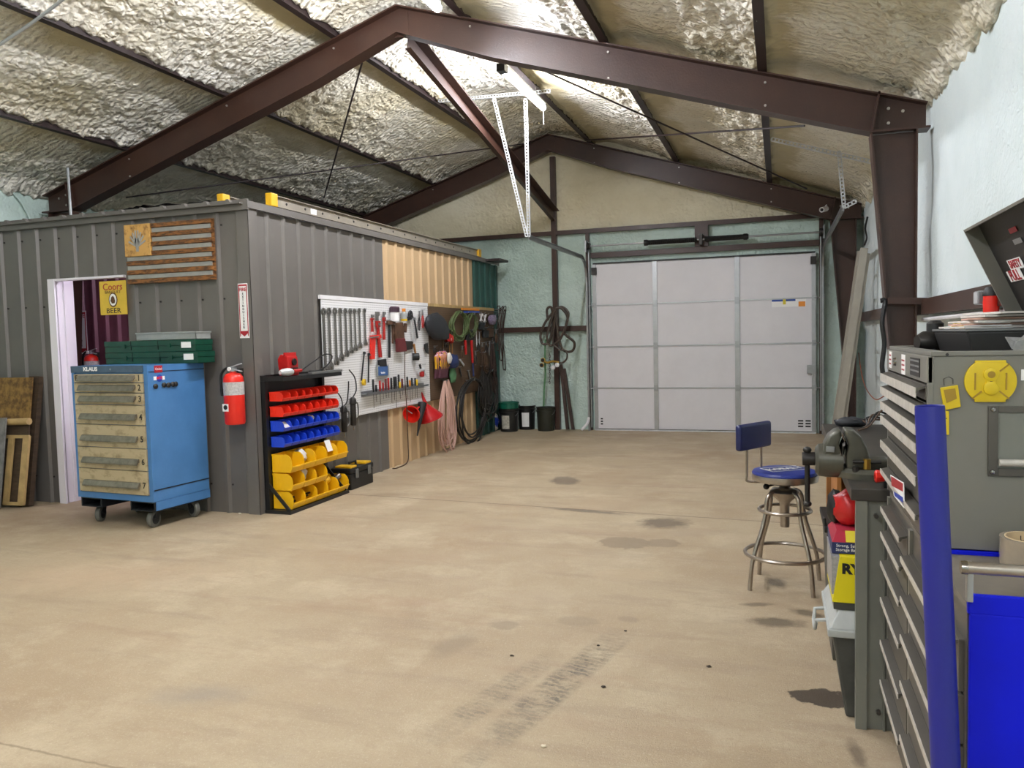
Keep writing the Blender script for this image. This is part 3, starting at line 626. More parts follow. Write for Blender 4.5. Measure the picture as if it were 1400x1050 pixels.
# bag beside the buckets
mat('bag_blue', '2440a8', .4, 0, 1., 9, 'e3ded2', detail=2, lo=.48, hi=.54); mat('bag_yellow', 'd9b52b', .45, 0, .6, 20, 'c06a2a')
c = G(667, 590); t = thing('plastic_bag', 'crumpled blue white and yellow plastic bag on the floor by the green shed corner', 'bag', (c.x, c.y+.1, 0))
def crumple(c, sc, seed, amp=.25, n=20):
    b = MB(); b.ball((0, 0, 0), 1, n)
    for p in b.v:
        q = p.normalized(); k = 1+amp*noise.fractal(q*2.2+V((seed, 0, 0)), 1, 2, 4); p.x *= sc[0]*k; p.y *= sc[1]*k; p.z *= sc[2]*k
    zm = min(p.z for p in b.v)
    b.v = [V((p.x, p.y, max(p.z, -sc[2]*.8)))+V(c) for p in b.v]; return b
crumple((c.x, c.y+.1, .14), (.15, .12, .17), 3).build('bag_body', MATS['bag_blue'], t, 60); crumple((c.x-.06, c.y, .17), (.06, .05, .09), 8).build('bag_front', MATS['bag_yellow'], t, 60)
# ---- hoses, chain and bars at the gable post
mat('hose', '4a3f35', .5, 0, .3, 30); mat('strap_green', '4f7d55', .6); mat('brass', 'a8873c', .35, .8); mat('rust', '4a3a34', .6, .3, .5, 20, '2d221f')
def C5(x, y, Y): return PY(560+.2095*x, 400+.2095*y, Y)
def C7(x, y, Y): return PY(660+.2*x, 400+.2*y, Y)
hk = tag(MB().tube([C7(505, 118, 12.0), C7(505, 118, 11.86), C7(505, 100, 11.84)], .012, 8).build('wall_hook', MATS['rust'], smooth=True), 'steel hook on the gable post under the hose loops', 'hook')
random.seed(3)
loops = [[(445, 190), (440, 115), (470, 105), (480, 200), (455, 330), (410, 350), (395, 290), (430, 200), (500, 110)],
         [(500, 108), (545, 100), (585, 140), (570, 220), (560, 280), (625, 340), (610, 400), (545, 385), (510, 250), (500, 110)],
         [(500, 105), (470, 180), (440, 300), (460, 360), (520, 330), (560, 250), (580, 170), (540, 110), (500, 105)],
         [(505, 110), (490, 220), (480, 340), (520, 385), (570, 400), (575, 450), (545, 480), (520, 478)]]
for i, lp in enumerate(loops[:3]):
    pts = [C7(x, y, 11.83-.02*i-.012*(j % 3)) for j, (x, y) in enumerate(lp)]
    tag(MB().tube(bez(pts, 8), .02, 8).build('torch_hose', MATS['hose'], smooth=True), ['dark hose loop hanging left on the gable post', 'dark hose loop with the widest right-hand turns on the gable post', 'dark hose loop hung between the two others on the gable post'][i], 'hose', 'torch hoses on the gable post')
t = thing('regulator_set', 'twin gauge gas regulators hanging from the torch hose', 'regulator', C7(470, 480, 11.75))
for i, (x, y, m_) in enumerate(((412, 462, 'brass'), (404, 496, 'brass'), (480, 512, 'galv_white'), (508, 495, 'galv_white'))):
    p = C7(x, y, 11.74); g = MB().lathe([(0, 0), (.034, 0), (.036, .01), (.036, .03), (.03, .032), (0, .032)], p+V((0, .02, 0)), (0, -1, 0), 16).build('gauge', MATS[m_], t, True)
    MB().lathe([(0, .0325), (.027, .0325), (0, .034)], p+V((0, .02, 0)), (0, -1, 0), 14).build('dial', MATS['ink' if i < 2 else 'white_label'], g)
MB().tube([C7(412, 470, 11.76), C7(445, 480, 11.76), C7(480, 470, 11.76), C7(520, 478, 11.76)], .018, 8).build('manifold', MATS['brass'], t, True)
MB().tube(bez([C7(x, y, 11.78) for x, y in loops[3]], 8), .014, 8).build('hose', MATS['hose'], t, True)
b = MB()
for i in range(14):
    p = C7(456+(i % 2)*1.5, 420+i*15, 11.8); q = [p+V((.011*math.cos(a)*(1 if i % 2 else .35), -.011*math.cos(a)*(0 if i % 2 else 1), .022*math.sin(a))) for a in [2*math.pi*k/10 for k in range(10)]]; b.tube(q, .005, 5, True)
tag(b.build('hanging_chain', MATS['rust'], smooth=True), 'short rusty chain hanging among the torch hoses', 'chain')
b = MB(); 
for pts in ([(428, 320), (425, 440), (428, 560), (420, 650), (416, 778)],):
    P = bez([C7(x, y, 11.84) for x, y in pts], 5)
    for p, q in zip(P, P[1:]): b.bar(p, q, .028, .004, (0, 1, 0))
tag(b.build('green_strap', MATS['strap_green']), 'flat green strap hanging from the gable post towards the buckets', 'strap')
for i, (a, c, lab) in enumerate((((535, 490), (580, 942), 'rusty steel bar leaning on the gable post, next to the post'), ((556, 520), (618, 945), 'rusty steel bar leaning on the gable post, farther from the post'))):
    f_ = G(660+.2*c[0], 400+.2*c[1]); p = C7(a[0], a[1], YB-.13)
    tag(MB().bar(f_+V((0, 0, .02)), p, .045, .045, (0, 1, 0)).build('steel_bar', MATS['rust']), lab, 'steel bar', 'bars leaning on the gable post')
b = MB(); a, c = C7(675, 940, 11.8), C7(725, 855, YB-.15); a.z = .025; b.tube(bez([a, a.lerp(c, .5)+V((.03, 0, 0)), c], 5), .022, 8); tag(b.build('foam_strip', MATS['white_paint'], smooth=True), 'short white foam strip leaning beside the door track foot', 'foam strip')
# ---- leaning ladder in the corner
mat('alu_dull', 'a59f93', .45, .3, .3, 6, '8a8478')
t = thing('leaning_ladder', 'dull aluminium extension ladder leaning on the pale wall beside the back column', 'ladder', (.75, 10.4, 0))
for (yo, x0, x1, z1) in ((10.15, .62, .945, 2.42), (10.55, .62, .945, 2.42), (10.19, .665, .97, 2.36), (10.51, .665, .97, 2.36)):
    MB().bar((x0, yo, .0), (x1, yo, z1), .03, .085, (1, 0, 0)).build('rail', MATS['alu_dull'], t)
for i in range(9):
    k = .07+i*.105; MB().cyl((.62+.325*k, 10.15, 2.42*k), (.62+.325*k, 10.55, 2.42*k), .016, n=8).build('rung', MATS['alu_dull'], t, True)
for yo in (10.15, 10.55):
    MB().bx((.585, yo-.03, 0), (.66, yo+.03, .03)).build('foot', MATS['black'], t)
b = MB(); b.tube(bez([PX(1186, 297, 1.07), PX(1183, 312, 1.06), PX(1185, 325, 1.07), PX(1182, 335, 1.06)], 5), .012, 6); tag(b.build('wall_crack_cable', MATS['black'], smooth=True), 'thin black cable on the pale wall above the leaning ladder', 'cable')
# black cords hanging at the column
b = MB(); b.tube(bez([V((.74, 6.719, 1.69)), PY(1210, 412, 6.715), PY(1206, 440, 6.70), PY(1209, 470, 6.70), PY(1206, 500, 6.70), PY(1209, 520, 6.70)], 6), .018, 8); tag(b.build('bungee_strap', MATS['black'], smooth=True), 'black bungee strap hanging down the face of the right steel column', 'strap')
b = MB(); b.tube(bez([PX(1172, 470, 1.06), PX(1180, 520, 1.03), PX(1195, 545, 1.0), PX(1212, 540, .95)], 8), .006, 6); mat('orange_cord', 'a8583a', .5); tag(b.build('orange_cord', MATS['orange_cord'], smooth=True), 'thin orange cord hanging from the pale wall above the workbench', 'cord')
# ---- ladder lying on the shed roof
mat('alu', 'b3aa9b', .35, .5, .2, 4); mat('cap_yellow', 'dba91c', .4)
zr = SH+.085; t = thing('roof_ladder', 'aluminium extension ladder with yellow end caps lying on the shed roof', 'ladder', (-4.55, 8.4, zr))
for x, y0 in ((-4.32, 6.1), (-4.72, 5.95)):
    r_ = MB(); r_.bx((x-.015, y0, zr), (x+.004, 11.3, zr+.10)); r_.bx((x-.015, y0, zr+.094), (x+.03, 11.3, zr+.10)); r_.bx((x-.015, y0, zr), (x+.03, 11.3, zr+.006)); r_ = r_.build('rail', MATS['alu'], t)
    for ye in (y0, 11.25):
        MB().bx((x-.025, ye-.03, zr-.005), (x+.04, ye+.07, zr+.112)).build('end_cap', MATS['cap_yellow'], r_, bevel=.008)
    for k in range(16): MB().cyl((x-.001, y0+.25+k*.305, zr+.05), (x+.008, y0+.25+k*.305, zr+.05), .012, n=8).build('rivet', MATS['dark_iron'], r_)
for k in range(16): MB().cyl((-4.71, 6.35+k*.305, zr+.05), (-4.335, 6.35+k*.305, zr+.05), .016, n=8).build('rung', MATS['alu'], t, True)
MB().bx((-4.316, 6.75, zr+.02), (-4.314, 6.85, zr+.07)).build('paper_label', MATS['white_label'], t)
for k, (y0, y1, x0, z, lab) in enumerate(((10.9, 11.75, -4.3, SH+.085, 'dark plank end sticking out of the shed roof corner, lower one'), (10.7, 11.7, -4.27, SH+.135, 'dark plank end sticking out of the shed roof corner, upper one'))):
    pass
b = MB(); b.bx((-4.22, 11.35, SH+.02), (-4.0, 11.75, SH+.055)); tag(b.build('roof_plank', MATS['steel_dark']), 'dark plank end sticking out beyond the shed roof corner', 'plank')
# loose black plastic sheet on the front of the shed roof
b = MB(); n = 26; v = []; f = []
for i in range(n+1):
    for j in range(5):
        x = -5.75+i*1.0/n; y = SY+.0+j*.12; v.append((x, y, SH+.085+.045*abs(fb(V((x*6, y*5, 0)), 3))+(.02 if 0 < j < 4 else 0)))
for i in range(n):
    for j in range(4): a = i*5+j; f.append((a, a+5, a+6, a+1))
tag(b.add(v, f).build('plastic_sheet', MATS['black_gloss'], smooth=180), 'crumpled black plastic sheet lying on the front edge of the shed roof', 'plastic sheet')
# ================================================================ left: shed front
def RP(x, y, p0, n): d = ray(x, y); n = V(n); return EYE+d*((V(p0)-EYE).dot(n)/d.dot(n))
# ---- wooden flag
mat('burnt', '8a5a2b', .55, 0, 1., 14, '3a2210', stretch=(1, 1, 4), lo=.42, hi=.62); mat('grey_slat', 'a7a6a0', .5, .2, .15, 10); mat('canton', 'c79a55', .5, 0, 1., 18, '7d5526', lo=.5, hi=.7)
fx0, fx1, fz0, fz1 = -5.525, -4.59, 2.035, 2.555; fy = SY-.055; fd = .045
t = thing('wooden_flag', 'burnt wood flag with grey stripes mounted on the grey shed front', 'wall flag', ((fx0+fx1)/2, fy, fz0))
MB().bx((fx0, fy+.01, fz0), (fx1, fy+.03, fz1)).build('backing_board', MATS['burnt'], t)
hs = (fz1-fz0)/13; cz = fz1-hs*7.0; cx = fx0+.285
for k in range(13):
    z0 = fz1-hs*(k+1); wood_ = k % 2 == 0; x0 = cx if k < 7 else fx0
    MB().bx((x0+.004, fy-(.012 if wood_ else .0), z0+.002), (fx1-(0 if wood_ else .02), fy+.01, z0+hs-.002)).build('stripe', MATS['burnt' if wood_ else 'grey_slat'], t)
cn = MB().bx((fx0, fy-.02, cz), (cx, fy+.0095, fz1)).build('canton', MATS['canton'], t, bevel=.004)
# scorched emblem on the canton: spread wings
b = MB(); ex, ez = (fx0+cx)/2, (cz+fz1)/2
for s in (-1, 1):
    for k in range(4):
        a = math.radians(25+k*22); p = V((ex+s*.015, fy-.021, ez-.05+k*.012)); q = p+V((s*math.cos(a)*.085, 0, math.sin(a)*.10)); b.bar(p, q, .003, .016, (s*math.sin(a), 0, -math.cos(a)))
b.bar((ex, fy-.021, ez-.10), (ex, fy-.021, ez+.02), .003, .03, (1, 0, 0))
b.build('emblem', MATS['grey_slat'], cn)
# ---- signs
mat('sign_red', 'a31f2b', .45); mat('coors', 'dcb83c', .4, 0, .15, 5); mat('coors_red', 'a8442c', .5); mat('coors_brown', '5a3a20', .5)
def ext_sign(x0, x1, z0, z1, y, lab):
    t = thing('fire_extinguisher_sign', lab, 'sign', ((x0+x1)/2, y, z0)); w_ = x1-x0; h_ = z1-z0; xm = (x0+x1)/2
    MB().bx((x0, y-.002, z0), (x1, y+.002, z1)).build('plate', MATS['white_label'], t, bevel=.0015)
    e = .045*w_; 
    MB().prism([(x0+e, y-.003, z0+e*2.4), (x0+e, y-.003, z1-e*2), (x0+e*3, y-.003, z1-e*2), (x0+e*3, y-.003, z0+e*5)], (0, .001, 0)).build('red_border', MATS['sign_red'], t)
    MB().prism([(x1-e, y-.003, z0+e*2.4), (x1-e, y-.003, z1-e*2), (x1-e*3, y-.003, z1-e*2), (x1-e*3, y-.003, z0+e*5)], (0, .001, 0)).build('red_border', MATS['sign_red'], t)
    MB().bx((x0+e*3, y-.003, z1-e*5), (x1-e*3, y-.002, z1-e*2)).build('red_border', MATS['sign_red'], t)
    MB().prism([(x0+e, y-.0035, z0+.10*h_), (x1-e, y-.0035, z0+.10*h_), (xm, y-.0035, z0+.03*h_)], (0, .001, 0)).build('arrow', MATS['sign_red'], t)
    MB().bx((x0+e*2, y-.0032, z0+.09*h_), (x1-e*2, y-.0022, z0+.13*h_)).build('arrow', MATS['sign_red'], t)
    text('FIRE', .43*w_, (xm, y-.0036, z1-.115*h_), X1, Z1, MATS['sign_red'], t, bold=.0008)
    for i, ch in enumerate('EXTINGUISHER'): text(ch, .052*h_/.9, (xm, y-.0036, z1-.19*h_-i*.056*h_), X1, Z1, MATS['ink'], t, bold=.0004)
ext_sign(-4.372, -4.275+.0, 1.526, 1.99, SY-.032, 'white and red FIRE EXTINGUISHER arrow sign at the shed corner')
ext_sign(*[PY(104, 455, 7.05).x, PY(119, 455, 7.05).x], PY(110, 484, 7.05).z, PY(110, 425, 7.05).z, 7.05, 'white and red FIRE EXTINGUISHER arrow sign inside the shed doorway')
p0, p1 = PY(138, 431, SY-.03), PY(172, 383, SY-.03); ys = SY-.03
t = thing('beer_sign', 'yellow tin beer sign hanging at the top of the shed doorway', 'sign', ((p0.x+p1.x)/2, ys, p0.z)); xm = (p0.x+p1.x)/2; zw = p1.z-p0.z
MB().bx((p0.x, ys-.002, p0.z), (p1.x, ys+.002, p1.z)).build('plate', MATS['coors'], t, bevel=.0015)
text('Coors', .088, (xm, ys-.003, p1.z-.055), X1, Z1, MATS['coors_red'], t, bold=.001); text('BANQUET', .036, (xm, ys-.003, p1.z-.102), X1, Z1, MATS['coors_brown'], t, sx=1.1); text('BEER', .066, (xm, ys-.003, p0.z+.035), X1, Z1, MATS['ink'], t, sx=1.2)
MB().lathe([(.052, 0), (.058, 0), (.058, .002), (.052, .002)], (0, 0, 0), (0, -1, 0), 24)
b = MB().lathe([(.0, 0), (.058, 0), (.058, .0015), (0, .0015)], (0, 0, 0), (0, -1, 0), 24); b.v = [V((xm+p.x*.85, ys-.0025+p.y, p0.z+.135+p.z*1.15)) for p in b.v]; b.build('oval', MATS['coors_brown'], t)
b = MB().lathe([(.0, 0), (.047, 0), (.047, .0015), (0, .0015)], (0, 0, 0), (0, -1, 0), 24); b.v = [V((xm+p.x*.85, ys-.0045+p.y, p0.z+.135+p.z*1.15)) for p in b.v]; b.build('oval_field', MATS['white_label'], t)
crumple((xm, ys-.007, p0.z+.13), (.024, .002, .035), 5).build('figure', MATS['coors_brown'], t, 60)
# ---- fire extinguishers
mat('ext_label', 'c9c6c4', .5, 0, .5, 60, '77736f')
def extinguisher(x, y, z0, h, R, lab):
    t = thing('fire_extinguisher', lab, 'fire extinguisher', (x, y, z0))
    MB().lathe([(0, 0), (R*.9, 0), (R, .015), (R, h*.70), (R*.93, h*.77), (R*.7, h*.82), (R*.3, h*.84), (R*.28, h*.88), (0, h*.88)], (x, y, z0), n=28).build('cylinder', MATS['red_bright'], t, True)
    MB().lathe([(R+.0012, h*.48), (R+.0012, h*.69)], (x, y, z0), (0, 0, 1), 28).build('label_band', MATS['ext_label'], t, True)
    ib = MB().bx((x-R*.66, y-R*.96-.004, z0+h*.22), (x+R*.05, y-R*.93, z0+h*.34)).build('inspection_tag', MATS['white_label'], t)
    MB().lathe([(0, 0), (.02, 0), (0, .001)], (x-R*.3, y-R*.96-.0045, z0+h*.285), (0, -1, 0), 14).build('tag_mark', MATS['ink'], ib)
    MB().lathe([(0, h*.86), (R*.36, h*.86), (R*.36, h*.93), (0, h*.93)], (x, y, z0), n=14).build('valve', MATS['galv'], t, True)
    MB().bar((x-.02, y, z0+h*.93), (x+.10, y-.02, z0+h*.985), .022, .006).build('lever', MATS['galv_white'], t); MB().bar((x-.0, y, z0+h*.90), (x+.10, y-.02, z0+h*.86), .022, .006).build('carry_handle', MATS['galv_white'], t)
    MB().lathe([(0, 0), (.017, 0), (.017, .012), (0, .014)], (x-.01, y-R*.36, z0+h*.9), (0, -1, 0), 14).build('gauge', MATS['white_label'], t)
    hs = MB().tube(bez([(x-.02, y, z0+h*.91), (x-.07, y-.01, z0+h*.9), (x-R-.03, y-.01, z0+h*.8), (x-R-.035, y-.01, z0+h*.62), (x-R-.03, y-.01, z0+h*.56)], 6), .011, 8).build('hose', MATS['black'], t, True)
    MB().cyl((x-R-.032, y-.01, z0+h*.58), (x-R-.03, y-.01, z0+h*.46), .015, .011, 10).build('nozzle', MATS['black'], hs, True)
    MB().bx((x-.02, y+R*.6, z0+h*.7), (x+.02, y+R+.03, z0+h*.9)).build('wall_bracket', MATS['dark_iron'], t)
extinguisher(-4.375, SY-.14, .80, .52, .085, 'red fire extinguisher hung at the shed corner beside the bin rack')
pe = PY(121, 480, 6.9); extinguisher(pe.x, 6.93, 1.0, PY(121, 476, 6.93).z-1.0, .075, 'red fire extinguisher inside the shed doorway behind the blue cabinet')
# ---- blue drawer cabinet on casters (local axes, turned a little)
mat('cab_blue', '4a7db4', .4, 0, .35, 5, '3a6a9c'); mat('cab_header', '4a6076', .45, 0, .3, 8); mat('drawer_cream', 'b9a987', .5, 0, .9, 16, '7d6c4e', lo=.5, hi=.72, stretch=(.6, 1, 1)); mat('pull_alu', '8f897c', .4, .6, .5, 22, '5d564a'); mat('tyre_grey', '5f5f59', .6); mat('skid', '1f2226', .55, .2, .3, 12)
T = thing('drawer_cabinet', 'blue steel drawer cabinet with seven numbered cream drawers on casters', 'cabinet', (0, 0, 0))
W, D, z0, z1 = .86, .60, .225, 1.325; y0 = -D/2; hh = z1-z0
MB().bx((-W/2, y0+.012, z0), (W/2, D/2, z1)).build('body', MATS['cab_blue'], T, bevel=.004)
MB().bx((-W/2+.0, y0-.004, z1-.055), (W/2-.045, y0+.012, z1)).build('header', MATS['cab_header'], T)
MB().bx((-W/2, y0, z0), (-W/2+.035, y0+.012, z1-.056)).build('front_stile', MATS['cab_blue'], T); MB().bx((W/2-.04, y0, z0), (W/2, y0+.012, z1)).build('front_stile', MATS['cab_blue'], T); MB().bx((-W/2+.035, y0, z0), (W/2-.04, y0+.012, z0+.05)).build('front_sill', MATS['cab_blue'], T)
MB().bx((W/2, y0+.01, z0+.09), (W/2+.004, D/2, z0+.098)).build('side_seam', MATS['skid'], T); MB().bx((W/2, y0+.01, z1-.055), (W/2+.003, D/2, z1-.05)).build('side_seam', MATS['skid'], T)
fr = [.058, .125, .2, .288, .437, .608, .772, .952]
for k in range(7):
    a, c = z1-hh*fr[k+1]+.003, z1-hh*fr[k]-.003; dx0, dx1 = -W/2+.04, W/2-.045
    dr = MB().bx((dx0, y0-.012, a), (dx1, y0+.012, c)).build('drawer', MATS['drawer_cream'], T, bevel=.002)
    zh = (a+c)/2-(0 if k < 3 else .005); zh = a+(c-a)*(.5 if k < 3 else .40)
    b = MB(); hx0, hx1 = dx0+.07, dx1-.075
    b.prism([(hx0, y0-.012, zh+.025), (hx0, y0-.026, zh+.022), (hx0, y0-.046, zh-.012), (hx0, y0-.046, zh-.024), (hx0, y0-.038, zh-.024), (hx0, y0-.02, zh-.004), (hx0, y0-.012, zh-.004)], (hx1-hx0, 0, 0)); b.build('pull', MATS['pull_alu'], dr)
    text(str(k+1), .068, (dx1-.036, y0-.0125, zh+.0), X1, Z1, MATS['ink'], dr, bold=.0012, name='number')
    if k == 0: text('E', .062, (dx0+.03, y0-.0125, zh), X1, Z1, MATS['ink'], dr, bold=.0012, name='letter')
text('KLAUS', .042, (-W/2+.23, y0-.0045, z1-.027), X1, Z1, MATS['white_label'], T, bold=.002, sx=1.3)
MB().cyl((-W/2+.46, y0-.006, z1-.028), (-W/2+.46, y0, z1-.028), .008, n=10).build('lock', MATS['galv'], T)
xs = W/2+.0035
sk = MB().bx((W/2-.001, y0+.07, z1-.062), (xs, y0+.15, z1-.005)).build('red_sticker', MATS['sign_red'], T); text('Global', .026, (xs+.0003, y0+.11, z1-.033), Y1, Z1, MATS['white_label'], sk)
sk = MB().bx((W/2-.001, y0+.06, z1-.122), (xs, y0+.17, z1-.092)).build('wing_sticker', MATS['white_label'], T, bevel=.0008)
MB().lathe([(0, 0), (.03, 0), (.03, .001), (0, .001)], (xs+.0002, y0+.115, z1-.107), (1, 0, 0), 20).build('round_badge', MATS['zip'], sk); text('MTF', .03, (xs+.0016, y0+.115, z1-.107), Y1, Z1, MATS['red_bright'], sk, bold=.001)
for yy, zz in ((.07, .17), (.155, .165), (.20, .168), (.245, .165), (.275, .165)):
    MB().lathe([(0, 0), (.019, 0), (.021, .012), (.012, .02), (0, .022)], (W/2, y0+yy, z1-zz), (1, 0, 0), 14).build('magnet_knob', MATS['dark_iron'], T, True)
for xa, xb in ((-W/2+.02, -W/2+.26), (W/2-.27, W/2)):
    b = MB(); b.bx((xa, y0+.01, z0-.012), (xb, D/2-.01, z0-.001)); b.bx((xa, y0+.01, z0-.075), (xa+.012, D/2-.01, z0-.012)); b.bx((xb-.012, y0+.01, z0-.075), (xb, D/2-.01, z0-.012)); b.bx((xa, y0+.01, z0-.08), (xb, D/2-.01, z0-.072)); b.build('fork_channel', MATS['skid'], T)
MB().bx((W/2, y0+.02, z0-.072), (W/2+.004, D/2, z0+.0)).build('side_skirt', MATS['cab_blue'], T)
for (cx_, cy_, R, a) in ((-W/2+.13, y0+.10, .068, 25), (W/2-.10, y0+.08, .068, 10), (W/2-.07, D/2-.12, .072, 75), (-W/2+.13, D/2-.12, .068, 60)):
    r_ = rotm('Z', a); ax = r_ @ X1; c = V((cx_, cy_, R))
    cs = MB().bx((cx_-.05, cy_-.045, z0-.088), (cx_+.05, cy_+.045, z0-.08)).build('caster', MATS['skid'], T)
    for s in (-1, 1): MB().bar(c+ax*s*.028, V((cx_, cy_, z0-.088))+ax*s*.026+(r_ @ Y1)*.03, .006, .05, r_ @ Y1).build('fork', MATS['skid'], cs)
    MB().lathe([(.0, -.02), (R-.012, -.02), (R-.003, -.018), (R, -.01), (R, .01), (R-.003, .018), (R-.012, .02), (0, .02)], c, ax, 24).build('wheel', MATS['tyre_grey'], cs, True)
    MB().lathe([(0, -.023), (R*.6, -.023), (R*.6, .023), (0, .023)], c, ax, 20).build('hub', MATS['skid'], cs, True)
T.location = (-5.155, 5.335, 0); T.rotation_euler = (0, 0, math.radians(-4.5)); ROOT[T.name] = V((0, 0, 0))
# ---- boxes on the blue cabinet
mat('green_box', '0f4634', .3, 0, .3, 9); 
zt = 1.326
def gbox(z, lab, x0=-5.58, x1=-4.60):
    t = thing('steel_case', lab, 'case', ((x0+x1)/2, 5.5, z), 'green cases on the blue cabinet'); h = .098; ya, yb = 5.41, 5.62
    MB().bx((x0, ya, z), (x1, yb, z+h*.52)).build('tray', MATS['green_box'], t, bevel=.004); MB().bx((x0-.004, ya-.004, z+h*.53), (x1+.004, yb+.004, z+h)).build('lid', MATS['green_box'], t, bevel=.004)
    for k in (.3, .6): MB().bx((x0+(x1-x0)*k, ya-.007, z+.02), (x0+(x1-x0)*k+.004, ya-.001, z+h)).build('lid_seam', MATS['black'], t)
    MB().bx((x1-.14, ya-.006, z+.03), (x1-.04, ya-.0045, z+.08)).build('paper_label', MATS['white_label'], t)
    for k in (.22, .72): MB().bx((x0+(x1-x0)*k-.02, ya-.012, z+.035), (x0+(x1-x0)*k+.02, ya-.0045, z+.07)).build('latch', MATS['green_box'], t)
gbox(zt, 'dark green steel case lying directly on the blue cabinet top'); gbox(zt+.1, 'dark green steel case stacked on top of another green case', -5.585, -4.62)
mat('frost', 'b4b8b4', .3, 0, .3, 20, '8f938e', trans=.35)
x0, x1 = PY(196, 460, 5.5).x, PY(277, 460, 5.5).x; zb = zt+.199; t = thing('clear_organizer', 'shallow clear plastic organizer lying on the green cases', 'organizer', ((x0+x1)/2, 5.5, zb))
b = MB(); b.bx((x0, 5.42, zb), (x1, 5.6, zb+.004)); 
for a in ((x0, 5.42, x1, 5.424), (x0, 5.596, x1, 5.6), (x0, 5.42, x0+.004, 5.6), (x1-.004, 5.42, x1, 5.6)): b.bx((a[0], a[1], zb), (a[2], a[3], zb+.055))
b.build('tray', MATS['frost'], t); MB().bx((x0-.005, 5.415, zb+.056), (x1+.005, 5.605, zb+.068)).build('lid', MATS['frost'], t)
for k in range(1, 6): MB().bx((x0+(x1-x0)*k/6-.002, 5.425, zb+.005), (x0+(x1-x0)*k/6+.002, 5.595, zb+.052)).build('divider', MATS['frost'], t)
# ---- boards leaning at the far left of the shed front
mat('osb', '8a6a34', .7, 0, 1., 16, '5a4018', lo=.4, hi=.6); mat('ply', 'c0a26c', .6, 0, .3, 6, stretch=(1, 6, 1)); mat('plank_dark', '4e3d2c', .7, 0, .4, 8, stretch=(1, 1, 5)); mat('board_grey', '7d7b78', .6, 0, .4, 12)
def leanpoly(name, px, base, mt, lab, th=.018, k=.16):
    # plane through (.., SY-.06) at the top, leaning out by k per metre downwards
    n = V((0, 1, -k)); p0_ = V((0, base, 0)); pts = [RP(x, y, p0_, n) for x, y in px]
    return tag(MB().prism(pts, -n.normalized()*th).build(name, MATS[mt]), lab, 'board', 'boards leaning on the shed')
leanpoly('leaning_plank', [(46, 515), (60, 515), (46, 691), (31, 691)], 5.52, 'plank_dark', 'long dark weathered plank leaning steeply on the shed front', .05, .14)
leanpoly('leaning_board', [(-30, 517), (46, 516), (42, 572), (-30, 573)], 5.44, 'osb', 'brown strand board behind the pale frames, leaning on the shed', .014, .12)
leanpoly('leaning_board', [(-30, 572), (42, 572), (34, 690), (-30, 692)], 5.435, 'plank_dark', 'dark backing board below the strand board, leaning on the shed', .012, .12)
t = thing('leaning_panel_door', 'pale wooden open frame leaning at the foot of the strand board', 'panel', G(20, 692))
n = V((0, 1, -.12)); pp = V((0, 5.39, 0))
def fbar(a, c, w_, nm='frame_rail', mt='ply'):
    p, q = RP(*a, pp, n), RP(*c, pp, n); MB().bar(p, q, .022, w_, (1, 0, 0)).build(nm, MATS[mt], t)
fbar((37, 596), (29, 690), .075); fbar((16, 599), (8, 690), .06); fbar((10, 597), (40, 597), .03); fbar((6, 688), (32, 689), .03)
p, q = RP(12, 577, pp, n), RP(40, 576, pp, n); tag(MB().cyl(p, q, .032, n=14).build('wood_roll', MATS['ply'], smooth=True), 'short pale wooden roll lying across the leaning frame top', 'wood roll')
leanpoly('leaning_board', [(-30, 572), (10, 571), (1, 694), (-30, 698)], 5.33, 'board_grey', 'grey speckled board in front of the pale wooden frame', .012, .12)
# ================================================================ side of the shed
def S(x, y, dx=.06): return PX(x, y, SX+dx)
def C4(x, y, dx=.06): return PX(420+.181*x, 390+.181*y, SX+dx)
def C5s(x, y, dx=.06): return PX(560+.2095*x, 400+.2095*y, SX+dx)
# ---- bin rack
mat('rack_black', '17181a', .45, .1, .3, 12); mat('bin_red', 'e8301c', .35); mat('bin_blue', '1f46cc', .35); mat('bin_yellow', 'f0b913', .35)
ra, rb, rx0, rx1, rh = 5.745, 6.685, SX+.03, -4.03, 1.15
R_ = thing('bin_rack', 'black steel rack holding red blue and yellow bins at the shed corner', 'rack', (-4.13, 6.24, 0))
MB().bx((rx0, ra, rh), (rx1+.02, rb+.02, rh+.035)).build('top_shelf', MATS['rack_black'], R_, bevel=.003)
b = MB(); b.bx((rx0, ra, rh+.035), (rx0+.008, rb+.02, rh+.05)); b.bx((rx0, ra, rh+.035), (rx1+.02, ra+.008, rh+.045)); b.build('shelf_rim', MATS['rack_black'], R_)
for y in (ra, rb-.04): MB().bx((rx0, y, .03), (rx0+.045, y+.04, rh)).build('post', MATS['rack_black'], R_)
MB().bx((rx0, ra, .03), (rx0+.006, rb, rh)).build('back_panel', MATS['rack_black'], R_)
MB().bx((rx0, ra-.01, 0), (rx1+.05, rb+.03, .03)).build('base', MATS['rack_black'], R_, bevel=.003)
for y in (ra+.005, rb-.01): MB().bar((rx0+.03, y, .26), (rx1+.03, y, .03), .012, .03, (1, 0, 1)).build('brace', MATS['rack_black'], R_)
zrow = lambda y: PY(369, y, ra+.02).z
rows = [('red', 'bin_red', 8, .112, .135, 549.3, 536.5, 'top red row'), ('red', 'bin_red', 8, .112, .135, 570.5, 556.5, 'lower red row'), ('blue', 'bin_blue', 8, .112, .135, 590.5, 576.5, 'upper blue row'), ('blue', 'bin_blue', 8, .112, .135, 612, 598, 'lower blue row'),
        ('yellow', 'bin_yellow', 5, .185, .2, 646.5, 622, 'upper yellow row'), ('yellow', 'bin_yellow', 3, .185, .2, 671, 648, 'middle yellow row'), ('yellow', 'bin_yellow', 5, .185, .2, 694, 672.5, 'bottom yellow row')]
